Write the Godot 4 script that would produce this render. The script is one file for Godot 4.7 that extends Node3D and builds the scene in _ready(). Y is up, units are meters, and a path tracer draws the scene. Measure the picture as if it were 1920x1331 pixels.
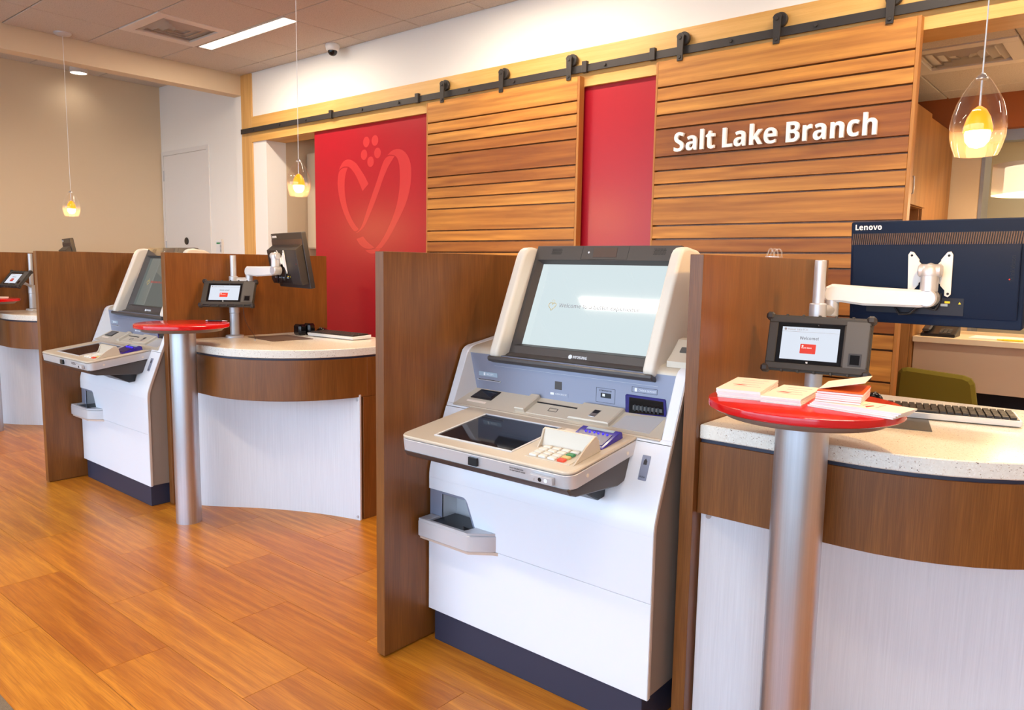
extends Node3D
# A credit-union hall: self-service teller kiosks between dark wood dividers, curved counters,
# round red tables, sliding plank doors on a rail, pendants and a tiled ceiling. Units are metres.

var M := {}
var used := {}

# ---------------------------------------------------------------- mesh builder
class MB:
	var st := SurfaceTool.new()
	var off := Vector3.ZERO
	var xf := Transform3D.IDENTITY
	var rounds := 1   # steps of a rounded edge in prism()
	func _init(o := Vector3.ZERO):
		off = o
		st.begin(Mesh.PRIMITIVE_TRIANGLES)
	func v(p: Vector3, n: Vector3, uv: Vector2):
		st.set_normal((xf.basis * n).normalized())
		st.set_uv(uv)
		st.add_vertex(xf * p - off)
	func uvof(p: Vector3, n: Vector3) -> Vector2:
		var a := n.abs()
		if a.y >= a.x and a.y >= a.z: return Vector2(p.x, p.z)
		if a.x >= a.z: return Vector2(-p.z, -p.y)
		return Vector2(p.x, -p.y)
	func face(pts: Array, ns = null):   # counter-clockwise seen from outside
		var n := Vector3.ZERO
		for i in pts.size():
			var a: Vector3 = pts[i]
			var b: Vector3 = pts[(i + 1) % pts.size()]
			n += a.cross(b)
		if n.length() < 1e-12: return
		n = n.normalized()
		for i in range(1, pts.size() - 1):
			for k in [0, i + 1, i]:
				var p: Vector3 = pts[k]
				var m: Vector3 = ns[k] if ns != null else n
				v(p, m, uvof(p, n))
	func box(c: Vector3, s: Vector3, bev := 0.0, bs := Basis.IDENTITY):
		var h := s / 2.0
		var b: float = minf(bev, minf(h.x, minf(h.y, h.z)) * 0.95)
		var P := func(x, y, z): return c + bs * Vector3(x, y, z)
		var i := h - Vector3(b, b, b)
		for ax in 3:
			for sg in [-1.0, 1.0]:
				var u := (ax + 1) % 3
				var w := (ax + 2) % 3
				var q := []
				for cc in [[-1, -1], [1, -1], [1, 1], [-1, 1]]:
					var p := Vector3.ZERO
					p[ax] = sg * h[ax]
					p[u] = cc[0] * i[u]
					p[w] = cc[1] * i[w]
					q.append(c + bs * p)
				if sg < 0: q.reverse()
				face(q)
		if b <= 0.0: return
		for ax in 3:
			var u := (ax + 1) % 3
			var w := (ax + 2) % 3
			for su in [-1.0, 1.0]:
				for sw in [-1.0, 1.0]:
					var q := []
					for e in [[-1.0, 0], [1.0, 0], [1.0, 1], [-1.0, 1]]:
						var p := Vector3.ZERO
						p[ax] = e[0] * i[ax]
						p[u] = su * (h[u] if e[1] == 0 else i[u])
						p[w] = sw * (i[w] if e[1] == 0 else h[w])
						q.append(c + bs * p)
					if su * sw < 0: q.reverse()
					var mid: Vector3 = (q[0] + q[2]) / 2.0 - c
					if (q[1] - q[0]).cross(q[2] - q[0]).dot(mid) < 0: q.reverse()
					face(q)
		for sx in [-1.0, 1.0]:
			for sy in [-1.0, 1.0]:
				for sz in [-1.0, 1.0]:
					var q := [P.call(sx * h.x, sy * i.y, sz * i.z), P.call(sx * i.x, sy * h.y, sz * i.z), P.call(sx * i.x, sy * i.y, sz * h.z)]
					if sx * sy * sz < 0: q.reverse()
					face(q)
	func bx(x0, x1, y0, y1, z0, z1, bev := 0.0):
		box(Vector3(x0 + x1, y0 + y1, z0 + z1) / 2.0, Vector3(absf(x1 - x0), absf(y1 - y0), absf(z1 - z0)), bev)
	# polygon (2D) swept along W = U x V from a to b
	func prism(poly: PackedVector2Array, o: Vector3, U: Vector3, V: Vector3, a: float, b: float, bev := 0.0, smooth := 35.0):
		if Geometry2D.is_polygon_clockwise(poly): poly.reverse()   # this call reads y down: clockwise there is what we take as reversed
		var area := 0.0
		for k in poly.size(): area += poly[k].cross(poly[(k + 1) % poly.size()])
		if area < 0: poly.reverse()
		var W := U.cross(V).normalized()
		var L := func(p: Vector2, t: float): return o + U * p.x + V * p.y + W * t
		var n := poly.size()
		var dirs := []   # inward mitre of each corner
		for k in n:
			var e0 := (poly[k] - poly[(k + n - 1) % n]).normalized()
			var e1 := (poly[(k + 1) % n] - poly[k]).normalized()
			var m0 := Vector2(-e0.y, e0.x)
			var d := m0 + Vector2(-e1.y, e1.x)
			dirs.append(d.normalized() / maxf(0.35, d.normalized().dot(m0)) if d.length() > 1e-4 else m0)
		var inset := func(by: float) -> PackedVector2Array:
			var q := PackedVector2Array()
			for k in n: q.append(poly[k] + dirs[k] * by)
			return q
		var nin: PackedVector2Array = inset.call(bev) if bev > 0.0 else poly
		var tri := Geometry2D.triangulate_polygon(nin)
		for k in range(0, tri.size(), 3):
			var q := [nin[tri[k]], nin[tri[k + 1]], nin[tri[k + 2]]]
			if (q[1] - q[0]).cross(q[2] - q[0]) < 0: q.reverse()
			face([L.call(q[0], b), L.call(q[1], b), L.call(q[2], b)])
			face([L.call(q[2], a), L.call(q[1], a), L.call(q[0], a)])
		var nn := []
		for k in n:
			var e := (poly[(k + 1) % n] - poly[k]).normalized()
			nn.append(Vector2(e.y, -e.x))
		var cs := cos(deg_to_rad(smooth))
		for k in n:
			var k1 := (k + 1) % n
			var n0: Vector2 = nn[k]
			var n1: Vector2 = nn[k]
			var pv: Vector2 = nn[(k + n - 1) % n]
			var nx: Vector2 = nn[k1]
			if pv.dot(nn[k]) > cs: n0 = (pv + n0).normalized()
			if nx.dot(nn[k]) > cs: n1 = (nx + n1).normalized()
			var N0 := U * n0.x + V * n0.y
			var N1 := U * n1.x + V * n1.y
			var aa := a + bev
			var bb := b - bev
			face([L.call(poly[k], aa), L.call(poly[k1], aa), L.call(poly[k1], bb), L.call(poly[k], bb)], [N0, N1, N1, N0])
			if bev > 0.0:
				for j in rounds:
					var a0 := PI / 2 * j / rounds
					var a1 := PI / 2 * (j + 1) / rounds
					var p0: PackedVector2Array = inset.call(bev * (1 - cos(a0)))
					var p1: PackedVector2Array = inset.call(bev * (1 - cos(a1)))
					var t0 := bev * (1 - sin(a0))
					var t1 := bev * (1 - sin(a1))
					var u0 = null
					var u1 = null
					if rounds > 1:
						u0 = [N0 * cos(a0) + W * sin(a0), N1 * cos(a0) + W * sin(a0), N1 * cos(a1) + W * sin(a1), N0 * cos(a1) + W * sin(a1)]
						u1 = [N0 * cos(a1) - W * sin(a1), N1 * cos(a1) - W * sin(a1), N1 * cos(a0) - W * sin(a0), N0 * cos(a0) - W * sin(a0)]
					face([L.call(p0[k], b - t0), L.call(p0[k1], b - t0), L.call(p1[k1], b - t1), L.call(p1[k], b - t1)], u0)
					face([L.call(p1[k], a + t1), L.call(p1[k1], a + t1), L.call(p0[k1], a + t0), L.call(p0[k], a + t0)], u1)
	# extrude along x a profile given as (z, y)
	func px(prof: Array, x0: float, x1: float, bev := 0.0, smooth := 35.0):
		var poly := PackedVector2Array()
		for q in prof: poly.append(Vector2(-q[0], q[1]))
		prism(poly, Vector3.ZERO, Vector3(0, 0, -1), Vector3(0, 1, 0), x0, x1, bev, smooth)
	# extrude upwards a plan given as (x, z)
	func py(plan: Array, y0: float, y1: float, bev := 0.0, smooth := 35.0):
		var poly := PackedVector2Array()
		for q in plan: poly.append(Vector2(q[0], -q[1]))
		prism(poly, Vector3.ZERO, Vector3(1, 0, 0), Vector3(0, 0, -1), y0, y1, bev, smooth)
	# extrude towards +z an outline given as (x, y)
	func pz(out: Array, z0: float, z1: float, bev := 0.0, smooth := 35.0):
		var poly := PackedVector2Array()
		for q in out: poly.append(Vector2(q[0], q[1]))
		prism(poly, Vector3.ZERO, Vector3(1, 0, 0), Vector3(0, 1, 0), z0, z1, bev, smooth)
	func lathe(prof: Array, c: Vector3, seg := 32, ax := Basis.IDENTITY, smooth := 50.0):
		var ns := []
		for k in prof.size() - 1:
			var d := Vector2(prof[k + 1][0] - prof[k][0], prof[k + 1][1] - prof[k][1])
			ns.append(Vector2(d.y, -d.x).normalized() if d.length() > 1e-9 else Vector2(1, 0))
		var cs := cos(deg_to_rad(smooth))
		for k in prof.size() - 1:
			var a := Vector2(prof[k][0], prof[k][1])
			var b := Vector2(prof[k + 1][0], prof[k + 1][1])
			var na: Vector2 = ns[k]
			var nb: Vector2 = ns[k]
			if k > 0 and ns[k - 1].dot(ns[k]) > cs: na = (ns[k - 1] + ns[k]).normalized()
			if k < ns.size() - 1 and ns[k + 1].dot(ns[k]) > cs: nb = (ns[k + 1] + ns[k]).normalized()
			for s in seg:
				var t0 := TAU * s / seg
				var t1 := TAU * (s + 1) / seg
				var d0 := Vector3(cos(t0), 0, -sin(t0))
				var d1 := Vector3(cos(t1), 0, -sin(t1))
				var P := [d0 * a.x + Vector3.UP * a.y, d1 * a.x + Vector3.UP * a.y, d1 * b.x + Vector3.UP * b.y, d0 * b.x + Vector3.UP * b.y]
				var N := [d0 * na.x + Vector3.UP * na.y, d1 * na.x + Vector3.UP * na.y, d1 * nb.x + Vector3.UP * nb.y, d0 * nb.x + Vector3.UP * nb.y]
				var Q := []
				var R := []
				for i in 4:
					if i > 0 and P[i].distance_to(P[i - 1]) < 1e-7: continue
					if i == 3 and P[3].distance_to(P[0]) < 1e-7: continue
					Q.append(c + ax * P[i])
					R.append(ax * N[i])
				if Q.size() > 2: face(Q, R)
	func cyl(c: Vector3, r: float, h: float, seg := 24, ax := Basis.IDENTITY, bev := 0.0):
		var b := minf(bev, minf(r, h / 2) * 0.9)
		if b > 0: lathe([[0.0, -h / 2], [r - b, -h / 2], [r, -h / 2 + b], [r, h / 2 - b], [r - b, h / 2], [0.0, h / 2]], c, seg, ax, 30.0)
		else: lathe([[0.0, -h / 2], [r, -h / 2], [r, h / 2], [0.0, h / 2]], c, seg, ax, 30.0)
	func tube(path: Array, r: float, seg := 8):
		var n := path.size()
		var rings := []
		var up := Vector3.UP
		var dirs := []
		for i in n:
			var d: Vector3 = (path[mini(i + 1, n - 1)] - path[maxi(i - 1, 0)]).normalized()
			if i == 0: up = Vector3.UP if absf(d.y) < 0.9 else Vector3.RIGHT
			var s := d.cross(up).normalized()
			up = s.cross(d).normalized()
			var ring := []
			for k in seg:
				var t := TAU * k / seg
				ring.append(s * cos(t) + up * sin(t))
			rings.append(ring)
			dirs.append(d)
		for i in n - 1:
			for k in seg:
				var k1 := (k + 1) % seg
				var q := [path[i] + rings[i][k] * r, path[i + 1] + rings[i + 1][k] * r, path[i + 1] + rings[i + 1][k1] * r, path[i] + rings[i][k1] * r]
				var m := [rings[i][k], rings[i + 1][k], rings[i + 1][k1], rings[i][k1]]
				if (q[1] - q[0]).cross(q[3] - q[0]).dot(m[0]) < 0:
					q.reverse()
					m.reverse()
				face(q, m)
		for e in [0, n - 1]:
			var q := []
			for k in seg: q.append(path[e] + rings[e][k] * r)
			var nn: Vector3 = -dirs[e] if e == 0 else dirs[e]
			if (q[1] - q[0]).cross(q[2] - q[0]).dot(nn) < 0: q.reverse()
			face(q)
	func mesh() -> ArrayMesh:
		st.index()
		return st.commit()

func rrect(x0: float, x1: float, y0: float, y1: float, r: float, n := 5) -> Array:
	var o := []
	for c in [[x1 - r, y0 + r, -90], [x1 - r, y1 - r, 0], [x0 + r, y1 - r, 90], [x0 + r, y0 + r, 180]]:
		for k in n + 1:
			var t := deg_to_rad(c[2] + 90.0 * k / n)
			o.append([c[0] + r * cos(t), c[1] + r * sin(t)])
	return o

# ---------------------------------------------------------------- nodes
func obj(called: String, mb, m, parent: Node = self) -> MeshInstance3D:
	var o := MeshInstance3D.new()
	o.name = called
	o.mesh = mb.mesh() if mb is MB else mb
	o.material_override = M[m] if m is String else m
	parent.add_child(o, true)
	return o

func numbered(called: String) -> String:
	if not used.has(called):
		used[called] = 0
		return called
	used[called] += 1
	return "%s_%03d" % [called, used[called]]

func tag(o: Node, label: String, category: String, group := ""):
	o.set_meta("label", label)
	o.set_meta("category", category)
	if group != "": o.set_meta("group", group)
	return o

func thing(called: String, label: String, category: String, at := Vector3.ZERO, turn := 0.0, group := "") -> Node3D:
	var o := Node3D.new()
	o.name = numbered(called)
	add_child(o)
	o.position = at
	o.rotation.y = turn
	tag(o, label, category, group)
	return o

func struct(called: String, mb, m, parent: Node = self) -> MeshInstance3D:
	var o := obj(called, mb, m, parent)
	if parent == self: o.set_meta("kind", "structure")
	return o

func text(parent: Node, called: String, words: String, h: float, at: Vector3, m, bs := Basis.IDENTITY, bold := false, depth := 0.0008, fit := 0.0) -> MeshInstance3D:
	var f := SystemFont.new()
	f.font_names = PackedStringArray(["Droid Sans"])
	if bold: f.font_weight = 700
	var t := TextMesh.new()
	t.text = words
	t.font = f
	t.font_size = 64
	t.pixel_size = h / 46.0
	t.depth = depth
	t.curve_step = 1.0
	t.horizontal_alignment = HORIZONTAL_ALIGNMENT_LEFT
	t.vertical_alignment = VERTICAL_ALIGNMENT_BOTTOM
	var o := MeshInstance3D.new()
	o.name = called
	o.mesh = t
	o.material_override = M[m] if m is String else m
	parent.add_child(o, true)
	var sx := 1.0
	var ab := t.get_aabb()
	if fit > 0.0 and ab.size.x > 0: sx = fit / ab.size.x
	# at = left end of the baseline
	o.transform = Transform3D(bs * Basis.from_scale(Vector3(sx, 1, 1)), at - bs * Vector3(ab.position.x * sx, ab.position.y + 0.0, 0))
	return o

# ---------------------------------------------------------------- textures and materials
func img_tex(w: int, h: int, data: PackedByteArray, mip := true) -> ImageTexture:
	var im := Image.create_from_data(w, h, false, Image.FORMAT_RGB8, data)
	return ImageTexture.create_from_image(im)

func noise(seed_: int, f: float, oct := 3) -> FastNoiseLite:
	var n := FastNoiseLite.new()
	n.seed = seed_
	n.noise_type = FastNoiseLite.TYPE_SIMPLEX_SMOOTH
	n.frequency = f
	n.fractal_type = FastNoiseLite.FRACTAL_FBM
	n.fractal_octaves = oct
	return n

# wood: grain runs along U (or along V when upright); two tones, dark streaks, rings
func wood_tex(seed_: int, lo: Color, hi: Color, rings: float, streak: float, upright := false, w := 512, h := 512, fine := 0.35) -> ImageTexture:
	var d := PackedByteArray()
	d.resize(w * h * 3)
	var a := noise(seed_, 1.0, 3)
	var b := noise(seed_ + 1, 1.0, 2)
	var c := noise(seed_ + 2, 1.0, 2)
	for j in h:
		for i in w:
			var u := float(i) / w
			var v := float(j) / h
			# seamless: blend the pattern with itself shifted by one tile near the far edges
			var bl_u := smoothstep(0.85, 1.0, u)
			var bl_v := smoothstep(0.85, 1.0, v)
			var val := 0.0
			for t in 4:
				var wgt: float = (bl_u if t & 1 else 1.0 - bl_u) * (bl_v if t & 2 else 1.0 - bl_v)
				if wgt < 0.001: continue
				var uu := u - (1.0 if t & 1 else 0.0)
				var vv := v - (1.0 if t & 2 else 0.0)
				var warp := a.get_noise_2d(uu * 2.2, vv * 5.0)
				var tone := 0.5 + 0.5 * b.get_noise_2d(uu * 1.2 + 9.0, vv * 6.0)
				var ring := 0.5 + 0.5 * sin((vv * 7.0 + warp * 2.2) * TAU)
				ring = pow(ring, 3.0)
				var fib := c.get_noise_2d(uu * 6.0, vv * 150.0)
				val += wgt * (tone - rings * 0.30 * ring + fine * fib - streak * maxf(0.0, b.get_noise_2d(uu * 3.0 + 31.0, vv * 34.0)))
			var q := lo.lerp(hi, clampf(val, 0.0, 1.0))
			var k := (j * w + i) * 3 if not upright else (i * h + j) * 3
			d[k] = int(q.r * 255)
			d[k + 1] = int(q.g * 255)
			d[k + 2] = int(q.b * 255)
	if upright: return img_tex(h, w, d)
	return img_tex(w, h, d)

func speck_tex(seed_: int, base: Color, amp: float, f: float, specks: Array, n := 512) -> ImageTexture:
	var d := PackedByteArray()
	d.resize(n * n * 3)
	var a := noise(seed_, f, 4)
	for j in n:
		for i in n:
			var val := a.get_noise_2d(i, j) * amp
			var k := (j * n + i) * 3
			d[k] = int(clampf(base.r + val, 0, 1) * 255)
			d[k + 1] = int(clampf(base.g + val, 0, 1) * 255)
			d[k + 2] = int(clampf(base.b + val, 0, 1) * 255)
	var rng := RandomNumberGenerator.new()
	rng.seed = seed_
	for s in specks:   # [count, radius px, colour, strength]
		for q in s[0]:
			var cx := rng.randi_range(0, n - 1)
			var cy := rng.randi_range(0, n - 1)
			var r: float = s[1] * rng.randf_range(0.5, 1.2)
			var R := int(ceil(r))
			for y in range(-R, R + 1):
				for x in range(-R, R + 1):
					if x * x + y * y > r * r: continue
					var k := (posmod(cy + y, n) * n + posmod(cx + x, n)) * 3
					var old := Color8(d[k], d[k + 1], d[k + 2])
					var nw := old.lerp(s[2], s[3])
					d[k] = nw.r8
					d[k + 1] = nw.g8
					d[k + 2] = nw.b8
	return img_tex(n, n, d)

func lines_tex(seed_: int, base: Color, amp: float) -> ImageTexture:   # fine upright lines
	var n := 256
	var d := PackedByteArray()
	d.resize(n * n * 3)
	var a := noise(seed_, 1.0, 3)
	for j in n:
		for i in n:
			var val := (a.get_noise_2d(i * 0.55, j * 0.012) * 0.7 + a.get_noise_2d(i * 0.11 + 50.0, j * 0.006) * 0.5) * amp
			var k := (j * n + i) * 3
			d[k] = int(clampf(base.r + val, 0, 1) * 255)
			d[k + 1] = int(clampf(base.g + val, 0, 1) * 255)
			d[k + 2] = int(clampf(base.b + val, 0, 1) * 255)
	return img_tex(n, n, d)

func mat(called: String, c: Color, rough := 0.5, metal := 0.0, spec := 0.5) -> StandardMaterial3D:
	var m := StandardMaterial3D.new()
	m.resource_name = called
	m.albedo_color = c
	m.roughness = rough
	m.metallic = metal
	m.metallic_specular = spec
	M[called] = m
	return m

func tmat(called: String, tex: Texture2D, sc: Vector3, rough := 0.5, offs := Vector3.ZERO, tint := Color.WHITE) -> StandardMaterial3D:
	var m := mat(called, tint, rough)
	m.albedo_texture = tex
	m.uv1_triplanar = true
	m.uv1_world_triplanar = true
	m.uv1_triplanar_sharpness = 8.0
	m.uv1_scale = sc
	m.uv1_offset = offs
	return m

func glow(called: String, c: Color, e: float, rough := 0.4) -> StandardMaterial3D:
	var m := mat(called, c, rough)
	m.emission_enabled = true
	m.emission = c
	m.emission_energy_multiplier = e
	return m

func pane(called: String, c: Color, alpha: float, rough := 0.03) -> StandardMaterial3D:
	var m := mat(called, Color(c.r, c.g, c.b, alpha), rough)
	m.transparency = BaseMaterial3D.TRANSPARENCY_ALPHA
	m.cull_mode = BaseMaterial3D.CULL_DISABLED
	return m

func rgb(r, g, b) -> Color: return Color8(r, g, b)

func make_materials():
	# floor planks: warm cherry
	var ft := wood_tex(11, rgb(180, 106, 28), rgb(232, 156, 50), 0.42, 0.4, false, 512, 512, 0.38)
	var tones := [rgb(255, 252, 246), rgb(244, 234, 222), rgb(250, 244, 232), rgb(238, 224, 210), rgb(255, 255, 250)]
	for k in 5:
		var m := tmat("floor_wood_%d" % k, ft, Vector3(0.9, 1, 3.6), 0.34, Vector3(0.37 * k, 0, 0.23 * k), tones[k])
		m.metallic_specular = 0.45
	# dark wood laminate with fine upright grain
	var dt := wood_tex(23, rgb(110, 64, 25), rgb(136, 84, 37), 0.05, 0.2, true, 256, 512, 0.7)
	tmat("laminate", dt, Vector3(2.2, 0.8, 2.2), 0.34)
	# sliding door planks
	var pt := wood_tex(37, rgb(160, 102, 42), rgb(228, 166, 78), 0.2, 0.12, false, 512, 512, 0.12)
	var ptone := [rgb(255, 250, 240), rgb(214, 190, 170), rgb(240, 226, 206), rgb(255, 244, 222), rgb(196, 166, 146)]
	for k in 5: tmat("plank_wood_%d" % k, pt, Vector3(0.8, 3.2, 1.5), 0.5, Vector3(0.31 * k, 0.17 * k, 0), ptone[k])
	var mt := wood_tex(41, rgb(214, 160, 84), rgb(236, 190, 116), 0.15, 0.25)
	tmat("maple", mt, Vector3(0.7, 3, 1.5), 0.42)
	var mu := wood_tex(43, rgb(206, 152, 84), rgb(230, 184, 116), 0.15, 0.25, true)
	tmat("maple_upright", mu, Vector3(3, 0.7, 3), 0.42)
	tmat("plank_edge", mu, Vector3(3, 0.7, 3), 0.5, Vector3(0.3, 0.2, 0.1), rgb(214, 186, 154))
	var ct := wood_tex(47, rgb(150, 100, 50), rgb(184, 132, 72), 0.2, 0.3, true)
	tmat("cabinet_wood", ct, Vector3(1.6, 0.6, 1.6), 0.45)
	# quartz worktop
	var qt := speck_tex(5, Color(0.92, 0.90, 0.85), 0.025, 0.05, [[1200, 1.5, rgb(206, 184, 156), 0.55], [420, 1.8, rgb(160, 128, 100), 0.75], [200, 2.0, rgb(92, 72, 60), 0.85], [900, 2.6, rgb(250, 248, 240), 0.6]])
	tmat("quartz", qt, Vector3(3.2, 3.2, 3.2), 0.22)
	# white laminate with fine upright lines
	tmat("white_laminate", lines_tex(7, Color(0.87, 0.87, 0.88), 0.035), Vector3(3, 1, 3), 0.38)
	# ceiling tiles
	tmat("tile_board", speck_tex(9, Color(0.80, 0.76, 0.72), 0.06, 0.12, [[2600, 1.2, rgb(150, 136, 124), 0.6], [1200, 0.8, rgb(110, 98, 90), 0.6]]), Vector3(1.6, 1.6, 1.6), 0.95)
	tmat("carpet", speck_tex(13, Color(0.50, 0.43, 0.34), 0.18, 0.25, [[6000, 1.5, rgb(90, 74, 58), 0.5]]), Vector3(3, 3, 3), 1.0)
	tmat("brushed_steel", lines_tex(17, Color(0.78, 0.78, 0.80), 0.05), Vector3(2, 0.4, 2), 0.36).metallic = 0.9
	# paints and plastics
	mat("wall_white", rgb(242, 240, 236), 0.75)
	mat("wall_beige", rgb(222, 202, 172), 0.8)
	mat("wall_cream", rgb(226, 214, 176), 0.8)
	mat("wall_tan", rgb(206, 186, 156), 0.8)
	mat("brown_paint", rgb(150, 78, 30), 0.7)
	mat("door_paint", rgb(232, 230, 228), 0.5)
	mat("ceiling_grid", rgb(222, 214, 206), 0.6)
	mat("red_panel", rgb(176, 18, 38), 0.34)
	mat("red_logo", rgb(204, 52, 56), 0.36)
	mat("kiosk_white", rgb(232, 232, 236), 0.32)
	mat("kiosk_cream", rgb(232, 222, 208), 0.4)
	mat("kiosk_edge", rgb(206, 180, 160), 0.45)
	mat("kiosk_bronze", rgb(146, 128, 114), 0.5)
	mat("kiosk_base", rgb(46, 48, 66), 0.5)
	mat("kiosk_silver", rgb(206, 204, 206), 0.36, 0.35)
	mat("kiosk_sill", rgb(208, 196, 178), 0.42, 0.2)
	mat("kiosk_panel", rgb(146, 150, 168), 0.40, 0.35)
	mat("kiosk_charcoal", rgb(74, 68, 66), 0.42)
	mat("kiosk_gap", rgb(24, 24, 30), 0.6)
	mat("black", rgb(20, 20, 24), 0.35)
	mat("black_gloss", rgb(12, 13, 18), 0.06)
	mat("touch_glass", rgb(22, 26, 36), 0.05)
	mat("dark_rubber", rgb(56, 53, 50), 0.6)
	mat("dark_grey", rgb(84, 82, 80), 0.5)
	mat("steel", rgb(196, 196, 200), 0.3, 0.9)
	mat("silver_paint", rgb(200, 202, 208), 0.36, 0.4)
	mat("rail_steel", rgb(58, 54, 52), 0.5, 0.3)
	mat("monitor_blue", rgb(24, 36, 60), 0.6, 0.0, 0.25)
	mat("monitor_dark", rgb(24, 30, 44), 0.5)
	mat("monitor_black", rgb(46, 42, 42), 0.45)
	mat("label_white", rgb(236, 238, 242), 0.5)
	mat("label_grey", rgb(158, 176, 192), 0.5)
	mat("ink", rgb(52, 48, 50), 0.6)
	mat("ink_grey", rgb(150, 150, 156), 0.6)
	mat("white_letter", rgb(250, 248, 244), 0.4)
	mat("red_gloss", rgb(204, 16, 22), 0.12)
	mat("under_grey", rgb(134, 122, 112), 0.5)
	mat("paper", rgb(238, 236, 232), 0.7)
	mat("paper_cream", rgb(240, 222, 206), 0.6)
	mat("orange_cover", rgb(226, 96, 26), 0.45)
	mat("red_print", rgb(204, 52, 34), 0.6)
	mat("key_dark", rgb(52, 46, 42), 0.5)
	mat("key_white", rgb(226, 224, 216), 0.5)
	mat("key_red", rgb(222, 70, 40), 0.5)
	mat("key_yellow", rgb(214, 190, 120), 0.5)
	mat("key_green", rgb(60, 140, 90), 0.5)
	mat("white_plastic", rgb(228, 228, 228), 0.35)
	mat("olive_fabric", rgb(118, 104, 18), 0.9)
	mat("yellow", rgb(232, 206, 40), 0.5)
	mat("green", rgb(40, 140, 90), 0.5)
	mat("pad_brown", rgb(92, 72, 62), 0.6)
	mat("desk_wood", rgb(236, 214, 178), 0.45)
	mat("desk_panel", rgb(206, 178, 148), 0.6)
	mat("reader_blue", rgb(52, 36, 150), 0.2)
	mat("check_blue", rgb(34, 22, 104), 0.25)
	mat("outdoor_paving", rgb(168, 164, 156), 0.9)
	mat("frame_aluminium", rgb(150, 150, 152), 0.4, 0.7)
	pane("window_glass", Color(0.92, 0.96, 0.97), 0.06)
	pane("lamp_glass", Color(1.0, 0.90, 0.82), 0.012, 0.02)
	pane("clear_acrylic", Color(0.95, 0.94, 0.9), 0.12, 0.03)
	pane("sheer_shade", Color(0.94, 0.90, 0.84), 0.55, 0.6)
	pane("cabinet_glass", Color(0.86, 0.88, 0.66), 0.35, 0.08)
	glow("screen_white", Color(0.88, 0.945, 0.96), 0.90, 0.05).albedo_color = rgb(12, 13, 15)
	glow("tablet_screen", Color(0.90, 0.93, 0.98), 0.95, 0.08).albedo_color = rgb(12, 13, 15)
	glow("screen_grey", Color(0.62, 0.66, 0.64), 0.36, 0.05).albedo_color = rgb(12, 13, 15)
	glow("blue_led_light", Color(0.16, 0.12, 1.0), 3.0)
	glow("amber_lamp_glow", Color(1.0, 0.60, 0.02), 0.9)
	glow("bulb_glow", Color(1.0, 0.90, 0.66), 9.0)
	glow("tube_light_glow", Color(1.0, 0.95, 0.88), 5.0)
	glow("drum_light_glow", Color(1.0, 0.93, 0.80), 1.6)

# ---------------------------------------------------------------- kiosk
const XC := 0.5475
func frame(o: Vector3, X: Vector3, Y: Vector3) -> Transform3D:
	return Transform3D(Basis(X, Y, X.cross(Y)), o)

func strip(front: Array, t: float) -> Array:   # a thin sheet along a (z, y) profile; t is its thickness inwards
	var o := front.duplicate()
	for k in range(front.size() - 1, -1, -1):
		var a: Array = front[maxi(k - 1, 0)]
		var b: Array = front[mini(k + 1, front.size() - 1)]
		var d := Vector2(b[0] - a[0], b[1] - a[1]).normalized()
		o.append([front[k][0] - d.y * t, front[k][1] + d.x * t])
	return o

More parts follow.
